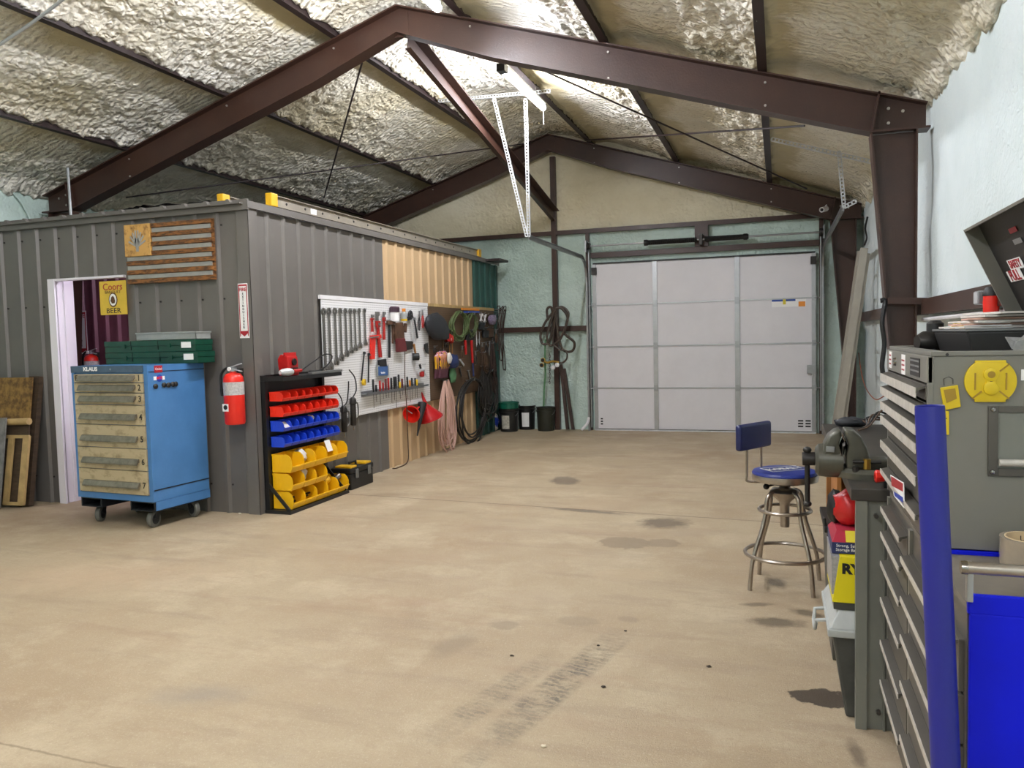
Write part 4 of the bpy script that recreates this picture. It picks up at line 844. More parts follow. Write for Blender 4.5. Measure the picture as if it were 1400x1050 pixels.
def binmesh(w_, d_, h_, mt):     # opening towards +x, origin at back left bottom
    b = MB(); th = .004
    prof = [(0, 0), (d_*.9, 0), (d_, h_*.32), (d_*1.0, h_*.6), (d_*.93, h_*.82), (d_*.8, h_*.98), (d_*.7, h_), (0, h_)]
    for y in (.002, w_-.002-th): b.prism([(p[0], y, p[1]) for p in prof], (0, th, 0))
    for k in range(1, 4):    # moulded ribs
        for y in (.0003, w_-.0023): b.bx((d_*.14*k, y, h_*.06), (d_*.14*k+.006, y+.002, h_*.9))
    b.bx((0, .002, 0), (d_*.9, w_-.002, th)); b.bx((0, .002, 0), (th, w_-.002, h_))
    b.prism([(d_*.9, .002, 0), (d_*.9+th, .002, 0), (d_+th, .002, h_*.32), (d_, .002, h_*.32)], (0, w_-.004, 0))
    b.bx((d_-.004, .0, h_*.29), (d_+.008, w_-.0, h_*.35)); b.bx((-.006, .004, h_*.9), (0, w_-.004, h_))
    return b
nth = ['first', 'second', 'third', 'fourth', 'fifth', 'sixth', 'seventh', 'eighth']
BINS = {}
for ri, (cn_, mt, n_, w_, d_, yb_, yt_, rn) in enumerate(rows):
    zb_, zt_ = zrow(yb_), zrow(yt_); h_ = zt_-zb_; xb = rx0+.052
    if ri == 6: zb_ = .034; h_ = zt_-zb_
    src = None
    MB().bx((rx0+.006, ra+.03, zb_-.012 if ri < 6 else zb_+h_-.02), (rx0+.046, rb-.03, zb_+.012 if ri < 6 else zb_+h_-.006)).build('bin_rail', MATS['rack_black'], R_)
    for k in range(n_):
        loc = (xb, ra+.045+k*(w_+.002), zb_+.0005)
        if src is None:
            src = binmesh(w_, d_, h_, mt).build('storage_bin', MATS[mt], keep=True); src.location = loc; o = src
        else: o = src.copy(); COL.objects.link(o); o.location = loc
        tag(o, f'{cn_} plastic bin, {nth[k]} from the shed corner in the {rn}', 'bin', f'{cn_} bins in the rack'); ROOT[o.name] = V(loc)
        BINS[(ri, k)] = (V(loc), w_, d_, h_)
# contents: small hardware lying in some bins
mat('hw_steel', '8d8a86', .4, .8); mat('hw_dark', '2b2a29', .5, .3); mat('card', 'd6d3cd', .6, 0, .3, 30, '9a958d')
random.seed(11)
for key, kind in (((4, 1), 'bag'), ((5, 1), 'bag'), ((6, 0), 'dark'), ((6, 1), 'dark'), ((6, 2), 'dark'), ((6, 3), 'grip'), ((6, 4), 'grip'), ((2, 4), 'bag'), ((1, 3), 'dark')):
    loc, w_, d_, h_ = BINS[key]; c = loc+V((d_*.45, w_/2, h_*.45))
    if kind == 'bag': tag(crumple(c+V((0, 0, h_*.2)), (d_*.3, w_*.34, h_*.38), key[0]+key[1], .35).build('hardware_bag', MATS['card'], smooth=60), f'crinkled clear bag of hardware in the {nth[key[1]]} bin of the {rows[key[0]][7]}', 'bag')
    elif kind == 'dark':
        for q in range(3):
            a = random.uniform(0, 3); hn = ['undermost', 'middle', 'topmost'][q]; p = c+V((random.uniform(-.02, .03), random.uniform(-.3, .3)*w_*.7, -h_*.25+q*.022)); e = V((math.cos(a)*.04, math.sin(a)*.04, .012))*(w_/.185)
            tag(MB().cyl(p-e, p+e, .009, n=8).build('bolt_piece', MATS['hw_dark'], smooth=True), f'{hn} dark metal piece in the {nth[key[1]]} bin of the {rows[key[0]][7]}', 'hardware', 'loose pieces in the bins')
    else:
        p = c+V((.0, 0, h_*.3)); a = V((.05, .04, .035))
        t = thing('hand_tool', f'yellow and black hand tool sticking out of the {nth[key[1]]} bin of the {rows[key[0]][7]}', 'tool', p-a)
        MB().cyl(p-a, p+a*.3, .03, .033, 12).build('body', MATS['black'], t, True, .004); MB().cyl(p+a*.3, p+a, .034, .026, 12).build('cap', MATS['bin_yellow' if key[1] == 3 else 'hw_steel'], t, True)
loc, w_, d_, h_ = BINS[(2, 0)]; c = loc+V((d_*.75, w_*.75, h_*.6)); tag(MB().box(c, (.002, .11, .07), rotm('Y', -50)).build('card_tag', MATS['card']), 'white card lying on the first blue bins of the upper row', 'card')
loc, w_, d_, h_ = BINS[(4, 3)]; c = loc+V((d_*.7, w_*.7, h_*.9)); tag(MB().box(c, (.002, .09, .11), rotm('Y', -20)).build('card_tag', MATS['white_label']), 'white tag standing in a yellow bin of the upper row', 'card')
# ---- things on top of the rack
zt = rh+.036; cY = 6.02
t = thing('battery_charger', 'red upright battery charger on the bin rack top', 'charger', (-4.15, cY, zt))
MB().prism([(-4.19, cY-.075, zt), (-4.08, cY-.075, zt), (-4.09, cY-.075, zt+.17), (-4.17, cY-.075, zt+.19), (-4.20, cY-.075, zt+.15)], (0, .15, 0)).build('housing', MATS['red_paint'], t, bevel=.012)
MB().cyl((-4.085, cY, zt+.12), (-4.07, cY, zt+.12), .03, n=16).build('dial', MATS['black'], t, True); MB().bx((-4.13, cY-.085, zt+.17), (-4.11, cY+.085, zt+.205)).build('grip', MATS['red_paint'], t, bevel=.006); MB().bx((-4.085, cY-.05, zt+.02), (-4.075, cY+.05, zt+.07)).build('vent', MATS['black'], t)
t = thing('die_grinder', 'small silver and red air grinder lying on the bin rack top', 'grinder', (-4.05, 5.9, zt))
MB().lathe([(0, -.11), (.018, -.11), (.03, -.08), (.036, -.02), (.03, .02), (.022, .04), (0, .045)], (-4.045, 5.89, zt+.037), (.15, .98, 0), 16).build('body', MATS['galv_white'], t, True); MB().cyl((-4.04, 5.94, zt+.04), (-4.03, 6.05, zt+.045), .02, .015, 12).build('grip', MATS['red_paint'], t, True)
tag(MB().tube(bez([(-4.03, 6.05, zt+.04), (-4.05, 6.25, zt+.10), (-4.1, 6.55, zt+.17), (-4.12, 6.72, zt+.15), (-4.1, 6.6, zt+.07), (-4.08, 6.42, zt+.025)], 8), .006, 6).build('black_cable', MATS['black'], smooth=True), 'thin black cable looping up over the bin rack top', 'cable')
tag(MB().bx((-4.12, 6.3, zt), (-4.04, 6.42, zt+.03)).build('black_block', MATS['black'], bevel=.008), 'small black block on the bin rack top by the cable', 'block')
mat('strip_grey', '6d6e6c', .5, .2); tag(MB().bx((-4.06, 6.2, zt), (-4.015, 6.73, zt+.022)).build('socket_rail', MATS['strip_grey'], bevel=.003), 'grey ribbed socket rail along the front edge of the rack top', 'socket rail')
# ---- black tool box on the floor
x0, x1, y0, y1 = -4.24, -4.02, 6.82, 7.27; t = thing('tool_box', 'black plastic tool box with yellow latches on the floor beside the bin rack', 'tool box', (-4.13, 7.05, 0))
MB().bx((x0, y0, 0), (x1, y1, .16)).build('body', MATS['black'], t, bevel=.012); MB().bx((x0-.006, y0-.006, .162), (x1+.006, y1+.006, .215)).build('lid', MATS['black'], t, bevel=.014)
for y in (y0+.02, y1-.14): MB().bx((x0+.03, y, .214), (x1-.01, y+.12, .235)).build('organizer_lid', MATS['cap_yellow'], t, bevel=.006)
for y in (y0+.08, y1-.12): MB().bx((x1+.004, y, .11), (x1+.016, y+.05, .2)).build('latch', MATS['strip_grey'], t, bevel=.003)
MB().tube([(-4.13, y0+.16, .21), (-4.13, y0+.16, .25), (-4.13, y1-.16, .25), (-4.13, y1-.16, .21)], .012, 8).build('handle', MATS['black'], t)
# ================================================================ pegboards and their tools
def pegmat(name, col, hole, rough=.5):
    m, N, L, b = nt(name); b.inputs['Roughness'].default_value = rough
    g = N.new('ShaderNodeNewGeometry'); sc = N.new('ShaderNodeVectorMath'); sc.operation = 'SCALE'; sc.inputs['Scale'].default_value = 1/.0254; L.new(g.outputs['Position'], sc.inputs[0])
    fr_ = N.new('ShaderNodeVectorMath'); fr_.operation = 'FRACTION'; L.new(sc.outputs[0], fr_.inputs[0]); sb = N.new('ShaderNodeVectorMath'); sb.operation = 'SUBTRACT'; sb.inputs[1].default_value = (.5, .5, .5); L.new(fr_.outputs[0], sb.inputs[0])
    mu = N.new('ShaderNodeVectorMath'); mu.operation = 'MULTIPLY'; mu.inputs[1].default_value = (0, 1, 1); L.new(sb.outputs[0], mu.inputs[0]); ln = N.new('ShaderNodeVectorMath'); ln.operation = 'LENGTH'; L.new(mu.outputs[0], ln.inputs[0])
    r = N.new('ShaderNodeMapRange'); r.inputs[1].default_value = .2; r.inputs[2].default_value = .14; L.new(ln.outputs['Value'], r.inputs[0])
    x = N.new('ShaderNodeMix'); x.data_type = 'RGBA'; x.inputs[6].default_value = (*lin(col), 1); x.inputs[7].default_value = (*lin(hole), 1); L.new(r.outputs[0], x.inputs[0]); L.new(x.outputs[2], b.inputs['Base Color'])
pegmat('peg_white', 'e4e3e2', '6d6b69'); pegmat('peg_brown', '5b4632', '2e2318', .6)
BX = SX+.045      # board face
def board(y0, y1, mt, lab, rail):
    t = thing('pegboard', lab, 'pegboard', (SX+.03, (y0+y1)/2, .69))
    MB().bx((SX+.036, y0, .69), (BX, y1, 1.91)).build('panel', MATS[mt], t)
    MB().bx((SX+.024, y0-.02 if rail else y0, 1.895), (BX+.005, y1, 1.935)).build('top_rail', MATS['white_paint' if rail else 'ply'], t)
    for y in (y0+.05, (y0+y1)/2, y1-.05): MB().bx((SX+.0235, y-.02, .7), (SX+.036, y+.02, 1.89)).build('batten', MATS['ply'], t)
board(6.73, 9.19, 'peg_white', 'white pegboard on the shed side hung with wrenches and hand tools', True)
board(9.20, 11.64, 'peg_brown', 'brown pegboard on the tan panels hung with ropes cables and gloves', False)
mat('wrench', '86847f', .3, .85); mat('tool_black', '1b1b1c', .5); mat('tool_red', 'a81d18', .4, 0, .2, 15); mat('wood_handle', '9a6b38', .5, 0, .3, 20, '6a4520'); mat('leather', '5a3c28', .65, 0, .4, 15); mat('maroon_cloth', '5e1f22', .7); mat('blue_pack', '3c5f94', .45); mat('yellow_tool', 'd9b21e', .45); mat('grey_tool', '6f6e6c', .4, .5); mat('navy', '23305c', .6); mat('purple_dark', '3a2230', .6)
nx = X1
mat('brown_cord', '4a3626', .6)
def peg(name, lab, cat, c, grp='tools on the white pegboard', dx=.06): return thing(name, lab, cat, C4(*c, dx), grp)
def prong(t, c, dx=.01): 
    p = C4(*c, .045); MB().tube([p, p+V((.045, 0, 0)), p+V((.05, 0, .015))], .0028, 5).build('peg_hook', MATS['galv'], t)
# ---- combination wrenches, largest to smallest
tops = [(115, 200), (155, 197), (200, 195), (243, 195), (283, 195), (318, 195), (352, 195), (388, 192), (428, 192)]
bots = [(148, 640), (188, 618), (232, 578), (268, 548), (305, 518), (343, 492), (374, 476), (406, 458), (446, 436)]
for i, (a, c) in enumerate(zip(tops, bots)):
    p, q = C4(*a), C4(*c); p.y = q.y = (p.y+q.y)/2-.0; Lw = p.z-q.z; k = .033*Lw/.62+.008
    t = thing('combination_wrench', f'steel combination wrench, {nth[i] if i < 8 else "ninth"} longest of the row on the white pegboard', 'wrench', q, 'combination wrenches on the pegboard')
    MB().prism([p+V((-.004, -k*.42, -k*.9)), p+V((-.004, k*.42, -k*.9)), q+V((-.004, k*.5, k*1.1)), q+V((-.004, -k*.5, k*1.1))], (.009, 0, 0)).build('shank', MATS['wrench'], t, bevel=.002)
    MB().lathe([(k*.55, -.008), (k*1.0, -.006), (k*1.0, .006), (k*.55, .008), (k*.55, -.008)], p, (1, 0, 0), 18).build('ring_end', MATS['wrench'], t, True)
    MB().prism([q+V((-.007, y*k, z*k)) for y, z in ((-.5, 1.3), (.5, 1.3), (1.15, .5), (1.25, -.3), (.95, -1.0), (.5, -1.0), (.5, .1), (-.4, .2), (-.5, -.9), (-.9, -.9), (-1.2, -.2), (-1.1, .5))], (.014, 0, 0)).build('open_end', MATS['wrench'], t)
    MB().tube([p+V((-.016, 0, .0)), p+V((.02, 0, k*.5)), p+V((.026, 0, k*.5+.012))], .003, 5).build('peg_hook', MATS['galv'], t)
# ---- pipe wrenches and other red tools
def pipewrench(a, c, lab, s=1.):
    t = peg('pipe_wrench', lab, 'pipe wrench', c); p, q = C4(*a), C4(*c); L_ = (p-q).length; d = (q-p).normalized(); x = V((0, 1, 0)); w_ = .032*s
    MB().prism([q+x*w_*.7, q-x*w_*.7, p+d*L_*.3-x*w_*.5, p+d*L_*.3+x*w_*.5], (.02, 0, 0)).build('handle', MATS['tool_red'], t, bevel=.004)
    MB().prism([p+d*L_*.34-x*w_*.9, p+d*L_*.34+x*w_*.7, p+d*L_*.2+x*w_*.9, p+d*L_*.2-x*w_*.9], (.03, 0, 0)).build('housing', MATS['tool_red'], t, bevel=.005)
    MB().prism([p-x*w_*.4, p+x*w_*1.5, p+d*.03*s+x*w_*1.5, p+d*.04*s+x*w_*.5, p+d*L_*.25+x*w_*.5, p+d*L_*.25-x*w_*.4], (.018, 0, 0)).build('hook_jaw', MATS['grey_tool'], t, bevel=.003)
    MB().lathe([(0, -.012), (.02*s, -.012), (.02*s, .012), (0, .012)], p+d*L_*.27+V((.015, 0, 0)), (0, 0, 1), 12).build('adjust_nut', MATS['grey_tool'], t, True)
pipewrench((482, 222), (486, 352), 'small red pipe wrench hung beside the shortest combination wrench', .8)
pipewrench((518, 200), (547, 545), 'largest red pipe wrench on the white pegboard', 1.3)
pipewrench((572, 200), (575, 412), 'red pipe wrench with pale jaw hung right of the largest one', .9)
t = peg('tube_cutter', 'red bar clamp hanging below the small pipe wrench', 'clamp', (486, 558)); prong(t, (488, 372))
MB().prism([C4(470, 380), C4(548, 372), C4(550, 400), C4(505, 405), C4(500, 558), C4(470, 560), C4(472, 420)], (.022, 0, 0)).build('frame', MATS['red_bright'], t, bevel=.004); MB().cyl(C4(478, 395, .09), C4(540, 388, .09), .008, n=8).build('screw', MATS['galv'], t)
def bartool(name, a, c, w_, mt, lab, cat, th=.018, head=None, hm='grey_tool', grp='tools on the white pegboard', dx=.06, C=C4):
    p, q = C(*a, dx), C(*c, dx); t = thing(name, lab, cat, q, grp); d = (q-p).normalized(); x = d.cross(X1).normalized()
    MB().prism([p-x*w_*.38, p+x*w_*.38, q+x*w_*.5, q-x*w_*.5], (th, 0, 0)).build('handle', MATS[mt], t, bevel=min(.004, th*.2))
    if head:
        hw, hh_, off = head; h0 = p+d*off
        MB().prism([h0-x*hw, h0+x*hw, h0+x*hw*.9-d*hh_, h0-x*hw*.7-d*hh_], (th*1.5, 0, 0)).build('head', MATS[hm], t, bevel=.003)
    p2 = p+V((-.015, 0, 0)); MB().tube([p2, p2+V((.05, 0, 0)), p2+V((.055, 0, .012))], .0028, 5).build('peg_hook', MATS['galv'], t)
    return t
bartool('claw_hammer', (612, 300), (615, 548), .028, 'tool_black', 'hammer with brown head and black handle beside the leather pouch', 'hammer', .022, (.05, .05, .0), 'leather')
bartool('claw_hammer', (640, 300), (640, 440), .024, 'leather', 'short hammer with leather grip tucked behind the leather pouch', 'hammer', .02, (.045, .04, .0), 'leather')
t = peg('leather_pouch', 'worn brown leather tool pouch with a maroon pocket on the pegboard', 'pouch', (690, 500)); prong(t, (680, 285))
MB().prism([C4(645, 285), C4(705, 280), C4(715, 370), C4(718, 420), C4(660, 425), C4(648, 370)], (.035, 0, 0)).build('upper_flap', MATS['leather'], t, bevel=.006); MB().prism([C4(663, 402, .075), C4(715, 400, .075), C4(730, 500, .075), C4(668, 505, .075)], (.045, 0, 0)).build('pocket', MATS['maroon_cloth'], t, bevel=.008)
t = peg('tin_mug', 'dark topped round tin hung at the top of the white pegboard', 'tin', (662, 275)); p = C4(662, 270, .10)
MB().lathe([(0, 0), (.052, 0), (.052, .10), (0, .10)], p, n=18).build('tin', MATS['white_label'], t, True); MB().lathe([(.0, .10), (.058, .10), (.058, .15), (.045, .165), (0, .165)], p, n=18).build('lid', MATS['purple_dark'], t, True)
t = peg('spray_bottle', 'clear bottle with an orange cap between the tin and the hammer', 'bottle', (732, 350)); p = C4(732, 272, .095)
MB().lathe([(0, 0), (.036, 0), (.036, .09), (.018, .115), (0, .115)], p, n=16).build('bottle', MATS['frost'], t, True); MB().lathe([(0, .112), (.022, .112), (.022, .15), (0, .15)], p, n=14).build('cap', MATS['orange_lab'], t, True); MB().lathe([(.0, .0), (.037, .002), (.037, .028), (0, .03)], p, n=16).build('label', MATS['yellow_tool'], t, True)
bartool('tin_snips', (735, 290), (728, 352), .055, 'leather', 'short brown handled snips below the orange capped bottle', 'snips', .03)
bartool('claw_hammer', (770, 250), (802, 428), .03, 'galv_white', 'long white handled hammer with a black head on the pegboard', 'hammer', .024, (.055, .045, .01), 'tool_black')
t = peg('angle_grinder_guard', 'black round guard behind the white handled hammer', 'guard', (775, 230)); MB().lathe([(0, 0), (.055, 0), (.058, .012), (.05, .02), (0, .02)], C4(775, 225, .05), (1, 0, 0), 20).build('disc', MATS['tool_black'], t, True); MB().lathe([(0, .02), (.015, .02), (.015, .024), (0, .024)], C4(775, 225, .05), (1, 0, 0), 12).build('bore', MATS['grey_tool'], t)
bartool('utility_knife', (805, 260), (828, 400), .026, 'tool_black', 'black handled knife slanting beside the white handled hammer', 'knife', .018, (.012, .03, 0), 'galv')
def pliers(a, c, mt, lab, w_=.05, grp='tools on the white pegboard', C=C4, dx=.06):
    p, q = C(*a, dx), C(*c, dx); t = thing('pliers', lab, 'pliers', q, grp); d = (q-p).normalized(); x = d.cross(X1).normalized(); L_ = (q-p).length
    MB().prism([p-x*.004, p+x*.004, p+d*L_*.25+x*w_*.3, p+d*L_*.32+x*w_*.2, p+d*L_*.32-x*w_*.2, p+d*L_*.25-x*w_*.3], (.012, 0, 0)).build('jaws', MATS['grey_tool'], t, bevel=.002)
    for s in (-1, 1): MB().tube([p+d*L_*.3+x*s*w_*.1+V((.006, 0, 0)), p+d*L_*.55+x*s*w_*.45+V((.006, 0, 0)), q+x*s*w_*.38+V((.006, 0, 0))], [.006, .009, .007], 8).build('grip', MATS[mt], t, True)
    MB().tube([p+V((-.015, 0, 0)), p+V((.04, 0, 0)), p+V((.044, 0, .01))], .0028, 5).build('peg_hook', MATS['galv'], t)
pliers((845, 195), (840, 340), 'tool_black', 'black gripped pliers at the right edge of the white pegboard'); pliers((868, 185), (872, 322), 'tool_red', 'red gripped pliers at the right edge of the white pegboard')
t = peg('rubber_mallet', 'rubber mallet with a round black head and brown handle', 'mallet', (820, 560)); p = C4(820, 540, .08)
MB().lathe([(0, -.04), (.042, -.04), (.046, -.03), (.046, .03), (.042, .04), (0, .04)], p, (.8, .6, 0), 18).build('head', MATS['tool_black'], t, True); MB().tube([p+V((0, 0, .03)), C4(805, 445, .08)], [.012, .016], 10).build('handle', MATS['wood_handle'], t, True)
t = peg('trowel', 'dark square trowel blade hung beside the mallet handle', 'trowel', (760, 490)); MB().prism([C4(735, 420), C4(795, 425), C4(790, 480), C4(745, 492)], (.012, 0, 0)).build('blade', MATS['dark_iron'], t); prong(t, (765, 422))
t = peg('bent_pliers', 'black locking pliers hanging at the right pegboard edge', 'pliers', (890, 500)); MB().prism([C4(880, 445), C4(905, 435), C4(912, 520), C4(895, 510), C4(882, 480)], (.015, 0, 0)).build('body', MATS['tool_black'], t, bevel=.003); prong(t, (890, 440))
for i, (a, c, lab) in enumerate((((425, 520), (405, 720), 'slim black pry tool hung left of the yellow tape spool'), ((460, 530), (458, 735), 'slim black pry tool hung right of the yellow tape spool'))): bartool('pry_bar', a, c, .016, 'tool_black', lab, 'pry bar', .014, (.018, .025, 0), 'tool_black')
t = peg('tape_spool', 'round yellow tape spool above the screwdriver rack', 'spool', (428, 745)); p = C4(428, 732, .075)
MB().lathe([(.014, -.015), (.035, -.015), (.035, .015), (.014, .015), (.014, -.015)], p, (1, .25, 0), 18).build('spool', MATS['yellow_tool'], t, True)
t = peg('hanging_package', 'blue and clear hang pack on a black clip on the pegboard', 'package', (568, 690)); prong(t, (560, 560))
MB().prism([C4(520, 605), C4(605, 600), C4(610, 690), C4(525, 690)], (.02, 0, 0)).build('blister', MATS['frost'], t); MB().prism([C4(535, 615, .081), C4(607, 608, .081), C4(610, 680, .081), C4(538, 683, .081)], (.004, 0, 0)).build('card', MATS['blue_pack'], t); MB().prism([C4(530, 565), C4(580, 555), C4(585, 610), C4(535, 612)], (.03, 0, 0)).build('clip', MATS['tool_black'], t, bevel=.004)
p, q = C4(572, 648, .0865), C4(572, 668, .0865); text('Valvoline', .03, C4(573, 661, .0862), Y1, Z1, MATS['white_label'], t, sx=.9)
# ---- screwdriver rack
t = peg('screwdriver_rack', 'perforated steel strip rack holding a row of screwdrivers', 'tool rack', (650, 800))
p, q = C4(405, 810, .045), C4(880, 765, .045); zr_ = (p.z+q.z)/2
MB().bx((SX+.046, p.y, zr_-.003), (SX+.115, q.y, zr_+.003)).build('shelf', MATS['galv'], t); MB().bx((SX+.046, p.y, zr_-.03), (SX+.049, q.y, zr_+.03)).build('back_strip', MATS['galv'], t); MB().bx((SX+.112, p.y, zr_-.012), (SX+.115, q.y, zr_+.012)).build('front_lip', MATS['galv'], t)
sd = [(497, 710, 930, 'tool_black', 'black'), (520, 755, 880, 'tool_black', 'black'), (548, 720, 900, 'tool_red', 'red'), (572, 735, 860, 'tool_red', 'red'), (592, 705, 850, 'maroon_cloth', 'dark red'), (612, 700, 850, 'tool_red', 'red'), (634, 700, 890, 'tool_black', 'black'), (655, 690, 870, 'tool_black', 'black'), (668, 690, 930, 'tool_black', 'black'), (690, 675, 800, 'tool_black', 'black'), (700, 740, 860, 'yellow_tool', 'yellow'), (716, 705, 830, 'maroon_cloth', 'dark red'), (755, 690, 860, 'tool_black', 'black'), (775, 725, 880, 'orange_lab', 'orange'), (790, 700, 860, 'tool_black', 'black'), (815, 700, 850, 'tool_black', 'black'), (830, 760, 850, 'yellow_tool', 'yellow')]
seen = {}
for i, (x, yt, yb, mt, cn_) in enumerate(sd):
    dxx = .072 if i % 2 else .098; p, q = C4(x, yt, dxx), C4(x+random.uniform(-3, 3), yb, dxx); q.y = p.y
    p.z = max(p.z, zr_+.07+.015*(i % 3)); q.z = min(q.z, zr_-.05)
    hl = p.z-(zr_+.004); r_ = .0125
    seen[cn_] = seen.get(cn_, 0)+1
    nb = f'{(nth+["ninth"])[seen[cn_]-1]} {cn_} one from the tape spool'
    t = thing('screwdriver', f'{cn_} screwdriver in the steel rack, {nb}', 'screwdriver', q, 'screwdrivers in the rack')
    MB().lathe([(0, 0), (r_*.7, 0), (r_, .006), (r_, hl*.7), (r_*.6, hl*.85), (r_*.75, hl), (0, hl)], p, (0, 0, -1), 10).build('handle', MATS[mt], t, True)
    MB().cyl(p-V((0, 0, hl)), q, .0035, n=6).build('blade', MATS['chrome'], t)
# ---- grease guns
def greasegun(a, c, top, lab):
    p, q = C4(*a, .10), C4(*c, .10); t = thing('grease_gun', lab, 'grease gun', q, 'grease guns below the pegboard')
    p.y = q.y = (p.y+q.y)/2
    MB().lathe([(0, 0), (.024, 0), (.03, .008), (.03, (p.z-q.z)*.8), (.036, (p.z-q.z)*.82), (.036, (p.z-q.z)), (.02, (p.z-q.z)+.02), (0, (p.z-q.z)+.02)], q, n=16).build('barrel', MATS['dark_iron'], t, True)
    MB().cyl(q-V((0, 0, .05)), q, .006, n=8).build('pull_rod', MATS['chrome'], t)
    MB().tube(bez([p+V((0, 0, .015))]+[C4(x, y, .10) for x, y in top], 6), .007, 7).build('hose', MATS['tool_black'], t, True)
    MB().tube(bez([p+V((0, .02, -.03)), p+V((0, .09, -.05)), p+V((0, .10, -.16)), p+V((0, .05, -.2))], 5), .008, 7).build('lever', MATS['grey_tool'], t, True)
    MB().tube([p+V((-.05, 0, 0)), p+V((-.0, 0, .0)), p+V((.04, 0, .0))], .006, 6).build('hanger', MATS['galv'], t)
greasegun((350, 860), (345, 1060), [(370, 790), (360, 700), (318, 640)], 'grey grease gun with a bent black hose hung under the wrench row')
greasegun((283, 925), (275, 1110), [(300, 880), (310, 800), (313, 725)], 'dark grease gun with a straight tube hung beside the bin rack')
tag(MB().tube(bez([C4(268, 930, .12), C4(262, 870, .13), C4(240, 825, .13), C4(215, 805, .13)], 6), .006, 6).build('air_hose', MATS['black'], smooth=True), 'short black hose running from the grease gun to the bin rack', 'hose')
tag(MB().tube(bez([C4(737, 470, .062), C4(738, 690, .13), S(556, 557, .13), S(557, 588, .08), S(558, 608, .06), V((SX+.07, S(556, 622, .06).y, .03)), V((SX+.10, S(540, 636, .06).y, .01)), V((SX+.07, 8.05, .01))], 6), .006, 6).build('power_cable', MATS['brown_cord'], smooth=True), 'thin dark cable hanging past the screwdrivers down to the floor', 'cable')
t = peg('spray_gun', 'silver spray gun with a red cup at the lower right pegboard corner', 'spray gun', (870, 700)); p = C4(865, 640, .10)
MB().lathe([(0, -.05), (.022, -.05), (.026, 0), (.02, .05), (0, .055)], p, (.2, 1, .1), 14).build('body', MATS['galv_white'], t, True); MB().lathe([(0, -.02), (.03, -.02), (.03, -.075), (.02, -.085), (0, -.085)], p, n=16).build('cup', MATS['tool_red'], t, True); MB().tube([p+V((0, -.03, .02)), p+V((0, -.05, .07))], .014, 10).build('knob', MATS['tool_black'], t, True); MB().tube([p+V((0, .05, -.02)), p+V((.02, .12, -.10))], [.014, .005], 10).build('handle', MATS['galv_white'], t, True); prong(t, (868, 600))
# ---- funnels
mat('funnel_red', 'b5161c', .3)
def funnel(c, ax, R, L_, mt, lab, C=C5s, dx=.12):
    p = C(*c, dx); t = thing('funnel', lab, 'funnel', p, 'funnels below the pegboards'); ax = V(ax).normalized()
    MB().lathe([(R, 0), (R, .02), (R*.16, L_*.55), (R*.09, L_)], p, ax, 20).build('cone', MATS[mt], t, True); MB().lathe([(R*1.06, -.006), (R*1.06, .006), (R*.98, .006), (R*.98, -.006), (R*1.06, -.006)], p, ax, 20).build('rim', MATS[mt], t, True)
    w_ = p+ax*R*.3; MB().tube([w_, V((SX+.02, w_.y, w_.z+.06))], .006, 6).build('hook', MATS['galv'], t)
funnel((140, 822), C5s(92, 695, .1)-C5s(140, 822, .16), .15, .36, 'funnel_red', 'large red funnel hung below the join of the two pegboards')
funnel((12, 795), C5s(85, 725, .1)-C5s(12, 795, .14), .10, .28, 'red_bright', 'smaller orange red funnel facing the large one')
t = thing('dark_spout', 'black tapered spout hanging under the large red funnel', 'spout', C5s(50, 935, .1), 'funnels below the pegboards'); MB().tube([C5s(85, 720, .1), C5s(72, 810, .1), C5s(50, 935, .1)], [.055, .03, .008], 14).build('cone', MATS['tool_black'], t, True); p = C5s(85, 715, .1); MB().tube([p, V((SX+.02, p.y, p.z))], .008, 6).build('hook', MATS['galv'], t)
# ---- brown board
GB = 'things on the brown pegboard'
def C6(x, y, dx=.06): return PX(580+.1143*x, 400+.1143*y, SX+dx)
def bp(name, lab, cat, c, dx=.06): return thing(name, lab, cat, C6(*c, dx), GB)
def hook6(t, c): p = C6(*c, .045); MB().tube([p, p+V((.06, 0, 0)), p+V((.066, 0, .015))], .004, 5).build('peg_hook', MATS['galv'], t)
mat('bag_black', '24262b', .6, 0, .3, 8); mat('rope_green', '56663c', .6, 0, .3, 60); mat('cable_pink', 'c9a394', .5); mat('cable_dark', '262320', .5); mat('brown_cord', '4a3626', .6)
t = bp('tool_bag', 'black cloth bag hung at the top of the brown pegboard', 'bag', (150, 560)); hook6(t, (90, 280))
b = crumple((0, 0, 0), (1, 1, 1), 2, .12, 22); p = C6(160, 425, .12); b.v = [V((p.x+q.x*.07, p.y+q.y*.33+q.z*-.10, p.z+q.z*.19)) for q in b.v]; b.build('bag_body', MATS['bag_black'], t, 60); MB().tube(bez([C6(70, 400, .12), C6(75, 290, .12), C6(130, 285, .12), C6(140, 340, .12)], 6), .014, 8).build('strap', MATS['black'], t, True); MB().tube(bez([C6(225, 500, .12), C6(225, 590, .12), C6(222, 680, .10)], 5), .010, 6).build('strap_end', MATS['brown_cord'], t)
t = bp('ear_defenders', 'red ear defenders hung below the black bag', 'ear defenders', (300, 640)); hook6(t, (300, 480))
for x, y in ((285, 540), (318, 560)): MB().lathe([(0, -.02), (.055, -.02), (.06, 0), (.05, .03), (0, .035)], C6(x, y, .10), (.8, -.5 if x < 300 else .5, 0), 18).build('cup', MATS['tool_red'], t, True)
MB().tube(bez([C6(275, 560, .10), C6(285, 460, .10), C6(325, 465, .10), C6(335, 560, .10)], 6), .009, 8).build('headband', MATS['tool_black'], t, True); MB().lathe([(0, 0), (.02, 0), (0, .002)], C6(325, 558, .145), (.9, .2, 0), 12).build('badge', MATS['white_label'], t)
